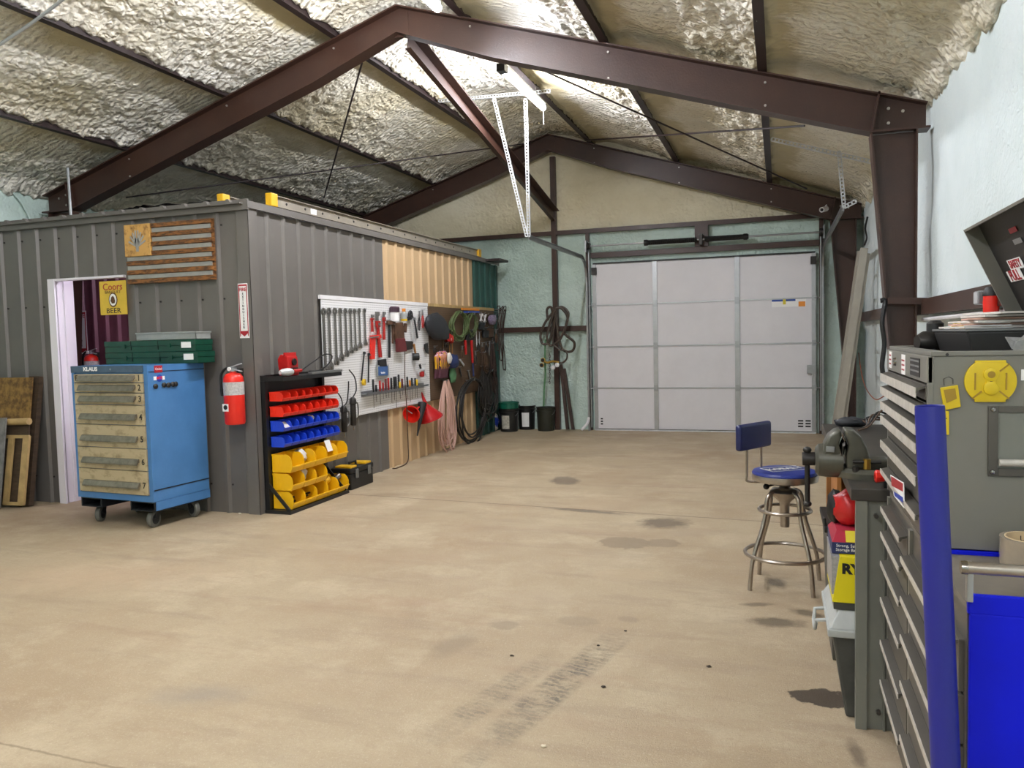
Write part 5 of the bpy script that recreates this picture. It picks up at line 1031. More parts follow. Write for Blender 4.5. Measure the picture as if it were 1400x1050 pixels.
def coil(c, ry, rz, n, r, mt, name, lab, cat, seed, C=C6, dx=.08, grp=GB, tilt=.15, mk=True):
    p = C(*c, dx); random.seed(seed); pts = []
    for k in range(n):
        a, b2, oy, oz, sh = ry*random.uniform(.75, 1.08), rz*random.uniform(.85, 1.06), random.uniform(-.02, .02), random.uniform(-.01, .01), random.uniform(0, .05)
        for i in range(14):
            q = 2*math.pi*i/14+math.pi/2; pts.append(p+V((sh+.012*math.sin(3*q+k), oy+a*math.cos(q)+tilt*b2*math.sin(q), b2*math.sin(q)+rz-b2+oz)))
    t = thing(name, lab, cat, p-V((0, 0, rz)), grp); MB().tube(bez(pts, 2), r, 6).build('loops', MATS[mt], t, True)
    MB().tube([p+V((-dx+.048, 0, rz-.02)), p+V((.06, 0, rz-.02)), p+V((.07, 0, rz+.01))], .006, 6).build('wall_hook', MATS['galv'], t); return t
coil((400, 405), .27, .20, 11, .009, 'rope_green', 'rope_coil', 'large coil of green rope on the brown pegboard', 'rope', 5)
coil((555, 390), .16, .17, 5, .008, 'rope_green', 'rope_coil', 'narrow coil of green rope hung beside the large coil', 'rope', 6)
t = bp('spirit_level', 'orange and blue spirit level lying along the top of the brown pegboard', 'level', (560, 215)); p, q = C6(450, 195, .08), C6(650, 205, .08); MB().bar(p, q, .025, .03).build('frame', MATS['orange_lab'], t); MB().bar(C6(480, 232, .085), C6(650, 232, .085), .03, .022).build('lower_rail', MATS['zip'], t); hook6(t, (480, 245)); hook6(t, (640, 245))
t = bp('bolt_cutters', 'bolt cutters with long red handles hung below the green rope', 'bolt cutters', (575, 1000))
for x0_, x1_ in ((490, 500), (565, 578)): MB().tube([C6(x0_, 570, .09), C6(x1_, 740 if x0_ < 500 else 840, .09)], [.022, .017], 10).build('handle', MATS['red_paint'], t, True)
MB().prism([C6(520, 450), C6(555, 440), C6(580, 570), C6(480, 575)], (.03, 0, 0)).build('jaws', MATS['tool_black'], t, bevel=.004); MB().tube([C6(580, 830, .09), C6(590, 1000, .09)], .013, 8).build('lower_grip', MATS['navy'], t, True); hook6(t, (535, 450))
for i, (x0_, y0_, x1_, y1_, w_, mt, lab) in enumerate(((615, 350, 625, 650, .02, 'galv_white', 'slim pale rod hung beside the bolt cutters'), (655, 470, 655, 640, .02, 'galv', 'short grey rod hung right of the pale rod'), (300, 590, 298, 720, .014, 'wood_handle', 'short wooden stick hung below the ear defenders'), (330, 590, 330, 740, .014, 'wood_handle', 'longer wooden stick hung below the ear defenders'))):
    tag(bartool('hung_rod', (x0_, y0_), (x1_, y1_), w_, mt, lab, 'rod', .012, grp=GB, C=C6), lab)
# gloves with flame print
m, N, L, b_ = nt('flames'); b_.inputs['Roughness'].default_value = .7
tc = N.new('ShaderNodeTexCoord'); sp = N.new('ShaderNodeSeparateXYZ'); L.new(tc.outputs['Object'], sp.inputs[0]); wv = N.new('ShaderNodeTexWave'); wv.bands_direction = 'Y'; wv.inputs['Scale'].default_value = 7; wv.inputs['Distortion'].default_value = 4; L.new(tc.outputs['Object'], wv.inputs['Vector'])
ma = N.new('ShaderNodeMath'); ma.operation = 'MULTIPLY_ADD'; ma.inputs[1].default_value = .16; L.new(wv.outputs[1], ma.inputs[0]); L.new(sp.outputs[2], ma.inputs[2]); rp = N.new('ShaderNodeValToRGB'); rp.color_ramp.interpolation = 'CONSTANT'; mr = N.new('ShaderNodeMapRange'); mr.inputs[1].default_value = 0; mr.inputs[2].default_value = .5; L.new(ma.outputs[0], mr.inputs[0]); L.new(mr.outputs[0], rp.inputs[0])
e = rp.color_ramp.elements; e[0].color = (*lin('4a1f2e'), 1); e[1].position = .45; e[1].color = (*lin('e0a81e'), 1)
for ps, cc in ((.62, 'c9608a'), (.74, 'd9b3bb'), (.84, '5a2440')): q = e.new(ps); q.color = (*lin(cc), 1)
L.new(rp.outputs[0], b_.inputs['Base Color'])
t = bp('welding_gloves', 'pair of dark gloves with pink and yellow flame print on the brown pegboard', 'gloves', (160, 980)); hook6(t, (180, 690)); ROOTP = ROOT[t.name]
for k, (dy, dx) in enumerate(((0, .075), (.14, .10))):
    o = C6(180, 850, dx)+V((0, dy, -.02)); pts = [(-.17, -.15), (-.13, -.02), (-.14, .10), (-.115, .13), (-.09, .11), (-.075, .15), (-.045, .16), (-.03, .12), (-.01, .165), (.02, .165), (.03, .12), (.05, .15), (.08, .14), (.085, .08), (.075, .02), (.11, .04), (.13, .07), (.155, .05), (.12, -.03), (.07, -.09), (.06, -.16)]
    MB().prism([o+V((0, y*1.1, z*1.1)) for y, z in pts], (.028, 0, 0)).build('glove', MATS['flames'], t, bevel=.005)
t = bp('blue_gloves', 'dark blue work gloves bunched beside the flame gloves', 'gloves', (345, 900)); hook6(t, (340, 760))
b = crumple((0, 0, 0), (1, 1, 1), 12, .3, 20); p = C6(345, 830, .12); b.v = [V((p.x+q.x*.05, p.y+q.y*.17, p.z+q.z*.10)) for q in b.v]; b.build('glove', MATS['navy'], t, 60); b = crumple((0, 0, 0), (1, 1, 1), 15, .3, 16); p = C6(300, 790, .16); b.v = [V((p.x+q.x*.03, p.y+q.y*.06, p.z+q.z*.08)) for q in b.v]; b.build('lining', MATS['card'], t, 60)
t = bp('green_cloth', 'green cloth hanging under the blue gloves', 'cloth', (335, 1040)); b = crumple((0, 0, 0), (1, 1, 1), 22, .3, 16); p = C6(340, 985, .09); b.v = [V((p.x+q.x*.03, p.y+q.y*.10, p.z+q.z*.13)) for q in b.v]; b.build('cloth', MATS['strap_green'], t, 60); hook6(t, (345, 900))
for i, (a, c, lab) in enumerate((((420, 800), (470, 870), 'small pale handled brush slanting beside the blue gloves'), ((520, 930), (545, 1040), 'slim grey scraper hung below the red bolt cutters'), ((415, 890), (440, 1000), 'black handled scraper hung below the small brush'))): tag(bartool('hung_scraper', a, c, .03, ['galv_white', 'galv', 'tool_black'][i], lab, 'scraper', .014, grp=GB, C=C6), lab)
# goggles and clipped gadgets near the far end
t = bp('safety_goggles', 'clear purple tinted goggles at the top far end of the brown pegboard', 'goggles', (815, 400)); mat('lilac', 'a997b4', .25, 0, .6, 40, '4a3a5a', trans=.2)
b = crumple((0, 0, 0), (1, 1, 1), 31, .35, 20); p = C6(815, 330, .12); b.v = [V((p.x+q.x*.045, p.y+q.y*.16, p.z+q.z*.085)) for q in b.v]; b.build('lens', MATS['lilac'], t, 60); MB().tube(bez([C6(765, 340, .10), C6(790, 270, .07), C6(850, 270, .07), C6(865, 340, .10)], 6), .01, 7).build('strap', MATS['black'], t, True); hook6(t, (815, 270))
for i, (x, y, lab) in enumerate(((680, 280, 'white handled scissors at the top of the brown pegboard'), (725, 290, 'pale handled scissors next to the purple goggles'))):
    t = bp('scissors', lab, 'scissors', (x, y+80)); hook6(t, (x, y-30))
    for s in (-1, 1): MB().bar(C6(x-14*s, y-25, .07), C6(x+10*s, y+60, .07), .012, .02, X1).build('handle', MATS['white_paint'], t); 
    MB().bar(C6(x, y+50, .07), C6(x-3, y+100, .07), .008, .02, X1).build('blade', MATS['galv'], t)
for i, (x, y, w_, h_, lab) in enumerate(((670, 400, 55, 90, 'black pouch hung under the white scissors'), (720, 480, 60, 120, 'tall black pouch hung under the pale scissors'), (775, 480, 60, 110, 'brown leather holster hung below the purple goggles'))):
    t = bp('tool_pouch', lab, 'pouch', (x, y+h_/2)); hook6(t, (x, y-h_/2)); MB().prism([C6(x-w_/2, y-h_/2), C6(x+w_/2, y-h_/2+6), C6(x+w_/2-4, y+h_/2), C6(x-w_/2+4, y+h_/2)], (.04, 0, 0)).build('body', MATS['leather' if i == 2 else 'bag_black'], t, bevel=.01)
    MB().prism([C6(x-w_/2, y-h_/2, .101), C6(x+w_/2, y-h_/2+6, .101), C6(x+w_/2, y-h_/4, .101), C6(x-w_/2, y-h_/4, .101)], (.006, 0, 0)).build('flap', MATS['leather' if i == 2 else 'black'], t)
# hooked rods at the far edge of the board
for i in range(7):
    y = 11.66+.05*i; zt_ = 1.93-.03*(i % 3); t = thing('hooked_rod', f'thin dark hooked rod, {nth[i]} in the bundle beyond the brown pegboard', 'rod', (SX+.06, y, zt_-.7), GB)
    MB().tube(bez([(SX+.10+.02*(i % 2), y, zt_+.02), (SX+.13+.02*(i % 2), y, zt_+.04), (SX+.14, y, zt_), (SX+.09, y+.01, zt_-.3), (SX+.06+.03*(i % 3), y+.02, zt_-.62-.05*i), (SX+.1, y+.02, zt_-.66-.05*i)], 5), .007, 6).build('rod', MATS['rust'], t, True)
    MB().tube([(SX+.0, y, zt_-.01), (SX+.13, y, zt_-.01)], .005, 5).build('hook', MATS['galv'], t)
# cable bundles
def bundle(cs, n, r, mt, lab, seed, top, wid, ln, loc):
    random.seed(seed); t = thing('cable_bundle', lab, 'cable', loc, GB); p = C5s(*top, .10); b = MB()
    for k in range(n):
        y1, y2 = -wid*random.uniform(.1, 1), wid*random.uniform(.1, 1); l1 = ln*random.uniform(.65, 1.05); d1 = random.uniform(0, .07)
        b.tube(bez([p+V((0, y1*.15, 0)), p+V((d1, y1*.8, -l1*.35)), p+V((d1, y1, -l1*.8)), p+V((d1, (y1+y2)/2, -l1)), p+V((d1*.6, y2, -l1*.75)), p+V((d1*.4, y2*.8, -l1*.3)), p+V((.02, y2*.15, .01))], 5), r, 5)
    b.build('strands', MATS[mt], t, True); t.children[0]['kind'] = 'stuff'
    MB().tube([p+V((-.052, 0, 0)), p+V((.03, 0, 0)), p+V((.04, 0, .02))], .008, 6).build('wall_hook', MATS['galv'], t)
bundle(None, 11, .0095, 'cable_pink', 'bundle of pinkish tan extension cable hanging from the brown pegboard', 4, (235, 575), .34, .95, C5s(240, 880, .1))
bundle(None, 24, .0075, 'cable_dark', 'bundle of thin dark wires hanging at the far end of the brown pegboard', 9, (485, 480), .42, .8, C5s(490, 730, .1))
bundle(None, 8, .006, 'brown_cord', 'bundle of brown cords hanging above the dark wires', 13, (480, 390), .14, .32, C5s(480, 470, .1))
coil((402, 765), .58, .44, 6, .012, 'cable_dark', 'hose_coil', 'big loops of black hose hanging below the brown pegboard', 'hose', 21, C5s, .12, GB, .1)
coil((520, 650), .26, .34, 5, .010, 'cable_dark', 'hose_coil', 'smaller coil of dark hose at the far end of the brown pegboard', 'hose', 23, C5s, .10, GB, .1)
# dark hand tools crowding the far half of the brown board
dk = [(640, 560, 700, 'tool_black', 'black pliers hung below the black pouches'), (690, 600, 760, 'leather', 'brown gripped pliers hung beside the pale rods'), (735, 590, 720, 'tool_black', 'small black pliers hung under the tall black pouch'), (780, 580, 750, 'grey_tool', 'grey pliers hung under the brown holster'), (820, 460, 640, 'tool_black', 'long black pliers hung below the purple goggles'), (855, 440, 600, 'leather', 'brown gripped pliers at the far edge of the brown pegboard'), (610, 700, 860, 'tool_black', 'black pliers hung between the bolt cutters and the cords'), (450, 640, 780, 'leather', 'brown gripped pliers hung left of the bolt cutters'), (250, 600, 660, 'tool_black', 'tiny black pliers hung below the cloth bag'), (120, 640, 720, 'tool_black', 'black pliers hung above the flame gloves')]
for x, ya, yb, mt, lab in dk: pliers((x, ya), (x+4, yb), mt, lab, .09, GB, C6, .075)
bundle(None, 14, .006, 'rust', 'bundle of thin rusty wire hanging below the purple goggles', 33, (535, 330), .12, .75, C5s(535, 560, .1))
# ================================================================ right side
# ---- stool
mat('vinyl_blue', '24368c', .4, 0, .1, 10); mat('vinyl_navy', '161f52', .42, 0, .15, 10); mat('stool_steel', 'b3aaa0', .3, .9, .3, 20, '857c72')
c = V((.026, 4.78, 0)); T = thing('bar_stool', 'round blue vinyl shop stool with small backrest and chrome ring legs', 'stool', c)
MB().lathe([(0, .632), (.15, .632), (.178, .645), (.181, .662), (.174, .674), (.14, .682), (0, .684)], c, n=40).build('seat', MATS['vinyl_blue'], T, True)
MB().lathe([(.155, .618), (.182, .620), (.185, .640), (.183, .655), (.179, .655), (.155, .628), (.155, .618)], c, n=40).build('seat_band', MATS['stool_steel'], T, True)
rt = V((.82, .57, 0)); up_ = V((-.57, .82, 0)); fc = c+V((0, 0, .6845))
st = [ch for ch in T.children if ch.name.startswith('seat') and 'band' not in ch.name][0]
for s in (-.062, .062): MB().bar(fc+up_*s-rt*.12, fc+up_*s+rt*.12, .006, .0012).build('seat_stripe', MATS['white_label'], st)
MB().bar(fc-rt*.12-up_*.062, fc-rt*.12+up_*.062, .006, .0012).build('seat_stripe', MATS['white_label'], st)
text('KOBALT', .072, fc+V((0, 0, .0002)), rt, up_, MATS['white_label'], st, bold=.0012, sx=.82)
MB().lathe([(.0, .60), (.10, .60), (.10, .618), (0, .618)], c, n=24).build('seat_plate', MATS['dark_iron'], T, True)
MB().lathe([(0, .345), (.024, .345), (.026, .36), (.026, .47), (.03, .49), (.075, .535), (.085, .55), (.075, .562), (.035, .572), (.028, .585), (.045, .60), (0, .60)], c, n=24).build('hub', MATS['stool_steel'], T, True)
MB().tube([c+V((-.03, -.03, .605)), c+V((-.09, -.06, .59))], .006, 8).build('release_lever', MATS['dark_iron'], T); MB().ball(c+V((-.1, -.065, .588)), .018, 10).build('lever_knob', MATS['black'], T, True)
for fx, fy in ((-.166, 4.635), (.173, 4.592), (-.122, 4.963), (.218, 4.929)):
    dd = V((fx-c.x, fy-c.y, 0)); R0 = dd.length; dd.normalize()
    MB().tube(bez([c+dd*.05+V((0, 0, .545)), c+dd*.085+V((0, 0, .552)), c+dd*.118+V((0, 0, .52)), c+dd*.128+V((0, 0, .45)), c+dd*.15+V((0, 0, .36)), c+dd*.2+V((0, 0, .23)), c+dd*(R0-.015)+V((0, 0, .14)), c+dd*R0+V((0, 0, .0))], 6), .0125, 10).build('leg', MATS['stool_steel'], T, True)
for R, z, r_ in ((.142, .445, .0105), (.222, .19, .0115)): MB().tube([c+V((R*math.cos(q), R*math.sin(q), z)) for q in [2*math.pi*i/40 for i in range(40)]], r_, 8, True).build('foot_ring', MATS['stool_steel'], T, True)
e0, e1 = V((-.225, 4.62, 0)), V((-.06, 4.90, 0)); ed = (e1-e0).normalized(); en = V((ed.y, -ed.x, 0)); em = (e0+e1)/2
b = MB(); b.box((0, 0, 0), (.325, .04, .15)); Rb = Matrix((ed, -en, Z1)).transposed(); b.v = [em+V((0, 0, .875))+Rb @ p for p in b.v]; b.build('backrest', MATS['vinyl_navy'], T, True, .018, seg=3)
for s in (-1, 1):
    q = em+ed*s*.075; MB().tube(bez([c+V((0, 0, .612))+(q-c).normalized()*0+V((q.x-c.x, q.y-c.y, 0))*.55, c+V(((q.x-c.x)*.98, (q.y-c.y)*.98, .62)), V((q.x, q.y, .66)), V((q.x-.0, q.y, .76)), V((q.x, q.y, .86))], 6), .008, 8).build('back_post', MATS['stool_steel'], T, True)
# ---- workbench
mat('bench_steel', '48443f', .45, .4, .4, 6, '34302c'); mat('bench_panel', '7a7b72', .42, .05, .3, 5, '5f615a'); mat('bench_wood', 'a86f38', .6, 0, .4, 8, '7c4e22', stretch=(1, 1, .2))
T = thing('workbench', 'dark steel workbench along the right wall carrying the vise', 'workbench', (.62, 4.1, 0))
MB().bx((.245, 3.09, .855), (1.04, 5.2, .90)).build('bench_top', MATS['bench_steel'], T, bevel=.004)
pn = MB(); pn.bx((.262, 3.11, 0), (1.0, 3.13, .854)); pn.bx((.262, 3.094, 0), (.30, 3.11, .854)); pn.bx((.355, 3.10, 0), (.362, 3.11, .854)); pn.bx((.385, 3.094, 0), (.39, 3.11, .854)); pn.build('end_panel', MATS['bench_panel'], T)
for y in (4.35, 5.1): MB().bx((.27, y, 0), (.36, y+.09, .854)).build('leg', MATS['bench_wood'], T)
MB().bx((.262, 3.45, .60), (.30, 4.3, .72)); MB().bx((.25, 3.9, .64), (.268, 4.34, .854)).build('wood_brace', MATS['bench_wood'], T)
MB().bx((.80, 3.14, 0), (.83, 5.15, .854)).build('back_panel', MATS['bench_panel'], T)
b = MB()
for x, z in ((.33, .80), (.34, .07)): b = MB().cyl((x, 3.09, z), (x, 3.11, z), .008, n=8).build('rivet', MATS['bench_steel'], T)
# ---- vise
mat('vise', '5b5a50', .38, .35, .4, 9, '3a3833'); VY = 3.36
def Q(x, y, Y=VY): return PY(1080+.15238*x, 540+.15238*y, Y)
T = thing('bench_vise', 'heavy dark steel bench vise on the workbench corner', 'vise', (.36, VY, .90))
def vpoly(pts, y0, y1, nm, mt='vise', bev=.012, par=None): return MB().prism([V((Q(*p).x, VY+y0, Q(*p).z)) for p in pts], (0, y1-y0, 0)).build(nm, MATS[mt], par or T, True, bev, seg=3)
vpoly([(285, 520), (300, 430), (345, 350), (400, 310), (450, 295), (455, 370), (430, 430), (455, 480), (440, 560), (300, 560)], -.06, .06, 'moving_jaw')
vpoly([(480, 293), (560, 305), (630, 365), (680, 460), (705, 560), (700, 640), (500, 660), (495, 560), (490, 500), (510, 430), (485, 370)], -.065, .065, 'fixed_jaw')
vpoly([(448, 352), (462, 350), (450, 400), (432, 430), (450, 465), (458, 520), (446, 520), (425, 430)], -.075, .075, 'jaw_plate', 'chrome', .002); vpoly([(474, 350), (484, 352), (508, 425), (488, 470), (484, 520), (474, 520), (480, 465), (498, 428), (478, 395)], -.075, .075, 'jaw_plate', 'chrome', .002)
a, c_ = Q(225, 580), Q(470, 580); MB().lathe([(0, 0), (.05, 0), (.064, .012), (.068, .04), (.068, (c_-a).length), (0, (c_-a).length)], a, (1, 0, 0), 24).build('slide_barrel', MATS['vise'], T, True)
a, c_ = Q(110, 572), Q(228, 572); MB().cyl(a, c_, .027, n=18).build('screw_head', MATS['dark_iron'], T, True, .003)
a, c_ = Q(155, 492), Q(157, 975); hb = MB().cyl(a+V((0, -.0, 0)), c_, .0105, n=12).build('handle_bar', MATS['dark_iron'], T, True)
for p in (a, c_): MB().ball(p, .017, 12, (1, 1, .8)).build('handle_knob', MATS['dark_iron'], hb, True)
for x0, x1, y0, y1, d0, nm in ((500, 880, 560, 660, .055, 'slide_housing'), (520, 900, 655, 740, .07, 'vise_neck')): vpoly([(x0, y0), (x1, y0), (x1, y1), (x0, y1)], -d0, d0, nm)
zc = Q(700, 735).z; cxv = Q(700, 800).x; MB().lathe([(0, .90), (.115, .90), (.118, .925), (.10, .94), (.085, zc), (0, zc)], (cxv, VY, 0), n=32).build('swivel_base', MATS['vise'], T, True)
MB().cyl((Q(575, 800).x, VY-.085, .90), (Q(575, 800).x, VY-.085, .95), .014, n=10).build('base_bolt', MATS['dark_iron'], T)
a, c_ = Q(565, 600, VY-.085), Q(820, 605, VY-.085); MB().cyl(a, c_, .007, n=8).build('lock_bar', MATS['dark_iron'], T); MB().cyl(Q(693, 575, VY-.085), Q(693, 665, VY-.085), .014, n=10).build('lock_post', MATS['brass'], T)
pl = vpoly([(318, 440), (392, 445), (388, 492), (315, 487)], -.072, -.058, 'name_plate', 'galv', .001)
# ---- clutter on the far bench
t = thing('black_power_strip', 'black power strip with tangled leads at the far end of the workbench', 'power strip', (.62, 5.0, .90))
MB().box((.66, 4.95, 1.0), (.07, .05, .22), rotm('Y', 25)).build('strip', MATS['black'], t, bevel=.006)
for k in range(5): MB().tube(bez([(.63+.01*k, 4.97, .95), (.56-.02*k, 4.9+.05*k, 1.02-.02*k), (.48, 4.85+.04*k, .93), (.42+.02*k, 4.8+.06*k, .91)], 6), .006, 6).build('lead', MATS['black' if k % 2 else 'brown_cord'], t, True)
tag(crumple((.40, 5.08, .925), (.09, .05, .03), 4).build('dark_rag', MATS['bag_black'], smooth=60), 'crumpled dark rag lying on the far end of the workbench', 'rag')
t = thing('green_screwdriver', 'green handled screwdriver leaning above the workbench beside the tool chest', 'screwdriver', (.62, 4.6, .90)); MB().cyl((.60, 4.6, .905), (.57, 4.6, 1.05), .006, n=8).build('blade', MATS['chrome'], t); MB().cyl((.57, 4.6, 1.05), (.548, 4.6, 1.16), .013, n=10).build('handle', MATS['strap_green'], t, True)
# red flashlight poking out beside the chest
t = thing('red_flashlight', 'black flashlight with a flared red head on the workbench edge', 'flashlight', (.37, 3.2, .905)); p = PY(1196, 661, 3.13)
p.z = max(p.z, .94)
MB().lathe([(.012, .0), (.02, .0), (.024, .004), (.02, .03), (.017, .035)], p, (1, .05, 0), 8).build('head', MATS['red_bright'], t); MB().lathe([(0, .01), (.0165, .01), (.0165, .012), (0, .012)], p, (1, .05, 0), 8).build('lens', MATS['tool_red'], t); MB().lathe([(.0, .03), (.0165, .03), (.0165, .13), (0, .13)], p, (1, .05, 0), 12).build('body', MATS['black'], t, True)
MB().bx((p.x+.03, p.y-.012, .9), (p.x+.06, p.y+.03, p.z-.015)).build('clip_base', MATS['black'], t)
# ---- things under the bench
mat('box_navy', '2b3566', .5, 0, .3, 10); mat('box_red', 'a5263a', .5); mat('box_yellow', 'e3d313', .45); mat('tote_lid', 'b6bab8', .45, 0, .15, 8); mat('tote_grey', '4a4b47', .45, 0, .3, 8); mat('diamond', 'b9babb', .35, .5, .3, 60)
def slab(name, p0_, p1_, mt, par=None, bev=.004): return MB().bx(p0_, p1_).build(name, MATS[mt], par, bevel=bev)
T = thing('storage_tote', 'dark grey plastic tote with a light grey lid under the workbench end', 'tote', (.42, 3.32, 0))
x0, x1, y0, y1 = .185, .60, 3.17, 3.62
b = MB().hexa([(x0+.05, y0+.01, 0), (x1-.03, y0+.01, 0), (x1-.03, y1-.03, 0), (x0+.05, y1-.03, 0), (x0, y0, .33), (x1, y0, .33), (x1, y1, .33), (x0, y1, .33)]); b.build('tub', MATS['tote_grey'], T, bevel=.01)
b = MB(); b.bx((x0-.015, y0-.015, .315), (x1+.015, y1+.015, .345)); b.hexa([(x0-.01, y0-.01, .345), (x1+.01, y0-.01, .345), (x1+.01, y1+.01, .345), (x0-.01, y1+.01, .345), (x0+.025, y0+.025, .41), (x1-.025, y0+.025, .41), (x1-.025, y1-.025, .41), (x0+.025, y1-.025, .41)]); b.build('lid', MATS['tote_lid'], T, bevel=.006)
MB().tube([(x0-.01, y0+.12, .335), (x0-.05, y0+.12, .33), (x0-.055, y0+.14, .29), (x0-.055, y0+.24, .29), (x0-.05, y0+.26, .33), (x0-.01, y0+.26, .335)], .008, 6).build('latch_handle', MATS['tote_lid'], T)
T = thing('yellow_box', 'bright yellow cardboard box with black lettering on the grey tote', 'box', (.38, 3.3, .412))
z0, z1 = .412, .62; fy_ = 3.185; fa, fb_, fc_, fd_ = [PY(*q, fy_) for q in ((1138, 814), (1170, 820), (1170, 757), (1148, 757))]
MB().prism([V((fa.x, fy_, z0+.03)), V((.58, fy_, z0+.03)), V((.58, fy_, z1)), V((fd_.x, fy_, z1))], (0, .35, 0)).build('carton', MATS['box_yellow'], T, bevel=.002)
MB().bx((fa.x+.005, fy_+.01, z0), (.57, fy_+.34, z0+.0305)).build('base_tray', MATS['tote_grey'], T)
p = PY(1151, 778, fy_); text('RYOBI', .052, (p.x, fy_-.0012, p.z), X1, Z1, MATS['ink'], T, bold=.0028, sx=1.05, align='LEFT')
MB().prism([V((fa.x-.002, fy_+.002, z0+.06)), V((fa.x+.004, fy_+.002, z0+.06)), V((fd_.x, fy_+.002, z1)), V((fd_.x-.03, fy_+.002, z1)), V((fa.x-.002, fy_+.002, z1-.02))], (0, .3, 0)).build('tread_side', MATS['diamond'], T)
T = thing('blue_red_box', 'blue and red retail box stacked on the yellow box under the workbench', 'box', (.4, 3.35, .622)); bx0, bx1 = .188, .56
MB().bx((bx0, 3.22, .622), (bx1, 3.5, .665)).build('carton', MATS['box_navy'], T, bevel=.002); MB().hexa([(bx0, 3.22, .6655), (bx1, 3.22, .6655), (bx1, 3.5, .6655), (bx0, 3.5, .6655), (bx0+.02, 3.27, .70), (bx1-.02, 3.27, .70), (bx1-.02, 3.45, .70), (bx0+.02, 3.45, .70)]).build('lid', MATS['box_red'], T, bevel=.002); MB().hexa([(bx0+.05, 3.218, .668), (bx0+.11, 3.218, .668), (bx0+.11, 3.22, .668), (bx0+.05, 3.22, .668), (bx0+.05, 3.263, .701), (bx0+.11, 3.263, .701), (bx0+.11, 3.268, .701), (bx0+.05, 3.268, .701)]).build('yellow_panel', MATS['yellow_lab'], T)
text('Strong, Safe,\nStorage Bags', .016, (bx0+.055, 3.2192, .645), X1, Z1, MATS['white_label'], T)
T = thing('red_bag', 'red and black cloth bag on top of the boxes under the workbench', 'bag', (.35, 3.36, .702)); b = crumple((.27, 3.38, .765), (.075, .07, .075), 3, .3); b.build('bag_body', MATS['red_paint'], T, 60); crumple((.215, 3.42, .76), (.035, .06, .07), 6, .2).build('black_side', MATS['black'], T, 60)
T = thing('long_black_bin', 'tall narrow black bin standing beyond the tote under the workbench', 'bin', (.23, 3.95, 0)); MB().hexa([(.22, 3.72, 0), (.55, 3.72, 0), (.55, 4.1, 0), (.22, 4.1, 0), (.195, 3.70, .60), (.57, 3.70, .60), (.57, 4.12, .60), (.195, 4.12, .60)]).build('shell', MATS['tote_grey'], T, bevel=.008); MB().bx((.185, 3.69, .585), (.58, 4.13, .61)).build('rim', MATS['black'], T, bevel=.004); MB().tube([(.19, 3.72, .61), (.188, 3.72, .64), (.188, 3.76, .64), (.19, 3.76, .61)], .006, 6).build('lug', MATS['black'], T)
# ---- tool chest: blue roll cabinet below, grey top chest above
mat('chest_grey', '7b7970', .38, .1, .3, 3, '66645c'); mat('chest_dark', '2c2b2a', .5, .2); mat('edge_pull', 'd8d2c8', .35, .2, .45, 25, '9b9388'); mat('drawer_grey', '57534c', .38, .25, .3, 6, '423f3a'); mat('chest_blue', '0414cc', .5, 0, .12, 3); mat('top_mat', '6e675c', .6, 0, .25, 5); mat('yellow_mag', 'd8bb10', .45, 0, .12, 12)
MATS['chest_blue'].node_tree.nodes['Principled BSDF'].inputs['Specular IOR Level'].default_value = .2
FX, CY0, CY1 = .372, 1.82, 3.05
T = thing('roll_cabinet', 'low blue sided roll cabinet with two columns of grey drawers', 'tool cabinet', (.66, 2.43, 0))
MB().bx((FX, CY0, .10), (.95, CY1, .885)).build('body', MATS['chest_blue'], T, bevel=.003)
MB().bx((FX-.003, CY0+.012, .885), (.95, CY1, .90)).build('top_mat', MATS['top_mat'], T)
MB().bx((FX-.003, CY0+.01, .10), (FX-.0002, CY1, .885)).build('front_fascia', MATS['drawer_grey'], T); MB().bx((FX-.012, 2.535, .10), (FX, 2.565, .885)).build('front_post', MATS['chest_grey'], T); MB().bx((FX-.012, CY1-.03, .10), (FX, CY1, .885)).build('front_post', MATS['chest_grey'], T)
MB().bx((FX-.004, CY0, .884), (.95, CY0+.014, .925)).build('blue_edge', MATS['chest_blue'], T, bevel=.003); MB().bx((FX+.02, 2.235, .9005), (.95, 2.249, .909)).build('blue_strip', MATS['chest_blue'], T)
def drawers(zs, y0, y1, par, x=FX, cm='drawer_grey'):
    for k in range(len(zs)-1):
        zt_, zb_ = zs[k], zs[k+1]; z_hi = zt_
        d_ = MB().bx((x-.014, y0, zb_+.004), (x, y1, zt_-.003)).build('drawer', MATS[cm], par, bevel=.002)
        h_ = MB(); h_.prism([(x-.014, y0+.004, zt_-.005), (x-.036, y0+.004, zt_-.011), (x-.036, y0+.004, zt_-.023), (x-.030, y0+.004, zt_-.023), (x-.028, y0+.004, zt_-.016), (x-.014, y0+.004, zt_-.012)], (0, y1-y0-.008, 0)); h_.build('pull', MATS['drawer_grey'], d_); MB().bx((x-.0385, y0+.004, zt_-(.026 if z_hi < 1 else .036)), (x-.0355, y1-.004, zt_-.010)).build('edge_pull', MATS['edge_pull'], d_)
drawers([.865, .775, .67, .54, .385, .24, .11], 2.567, 3.018, T); drawers([.82, .70, .585, .445, .28, .11], 1.852, 2.533, T)
for cy in (1.92, 2.95):
    for cx in (.45, .88): cs = MB().lathe([(0, -.02), (.05, -.02), (.05, .02), (0, .02)], (cx, cy, .05), (1, 0, 0), 18).build('caster', MATS['black'], T, True)
hz = PY(1320, 776, CY0-.02).z
MB().cyl((.362, CY0-.02, hz), (.93, CY0-.02, hz), .0125, n=16).build('push_handle', MATS['stool_steel'], T, True)
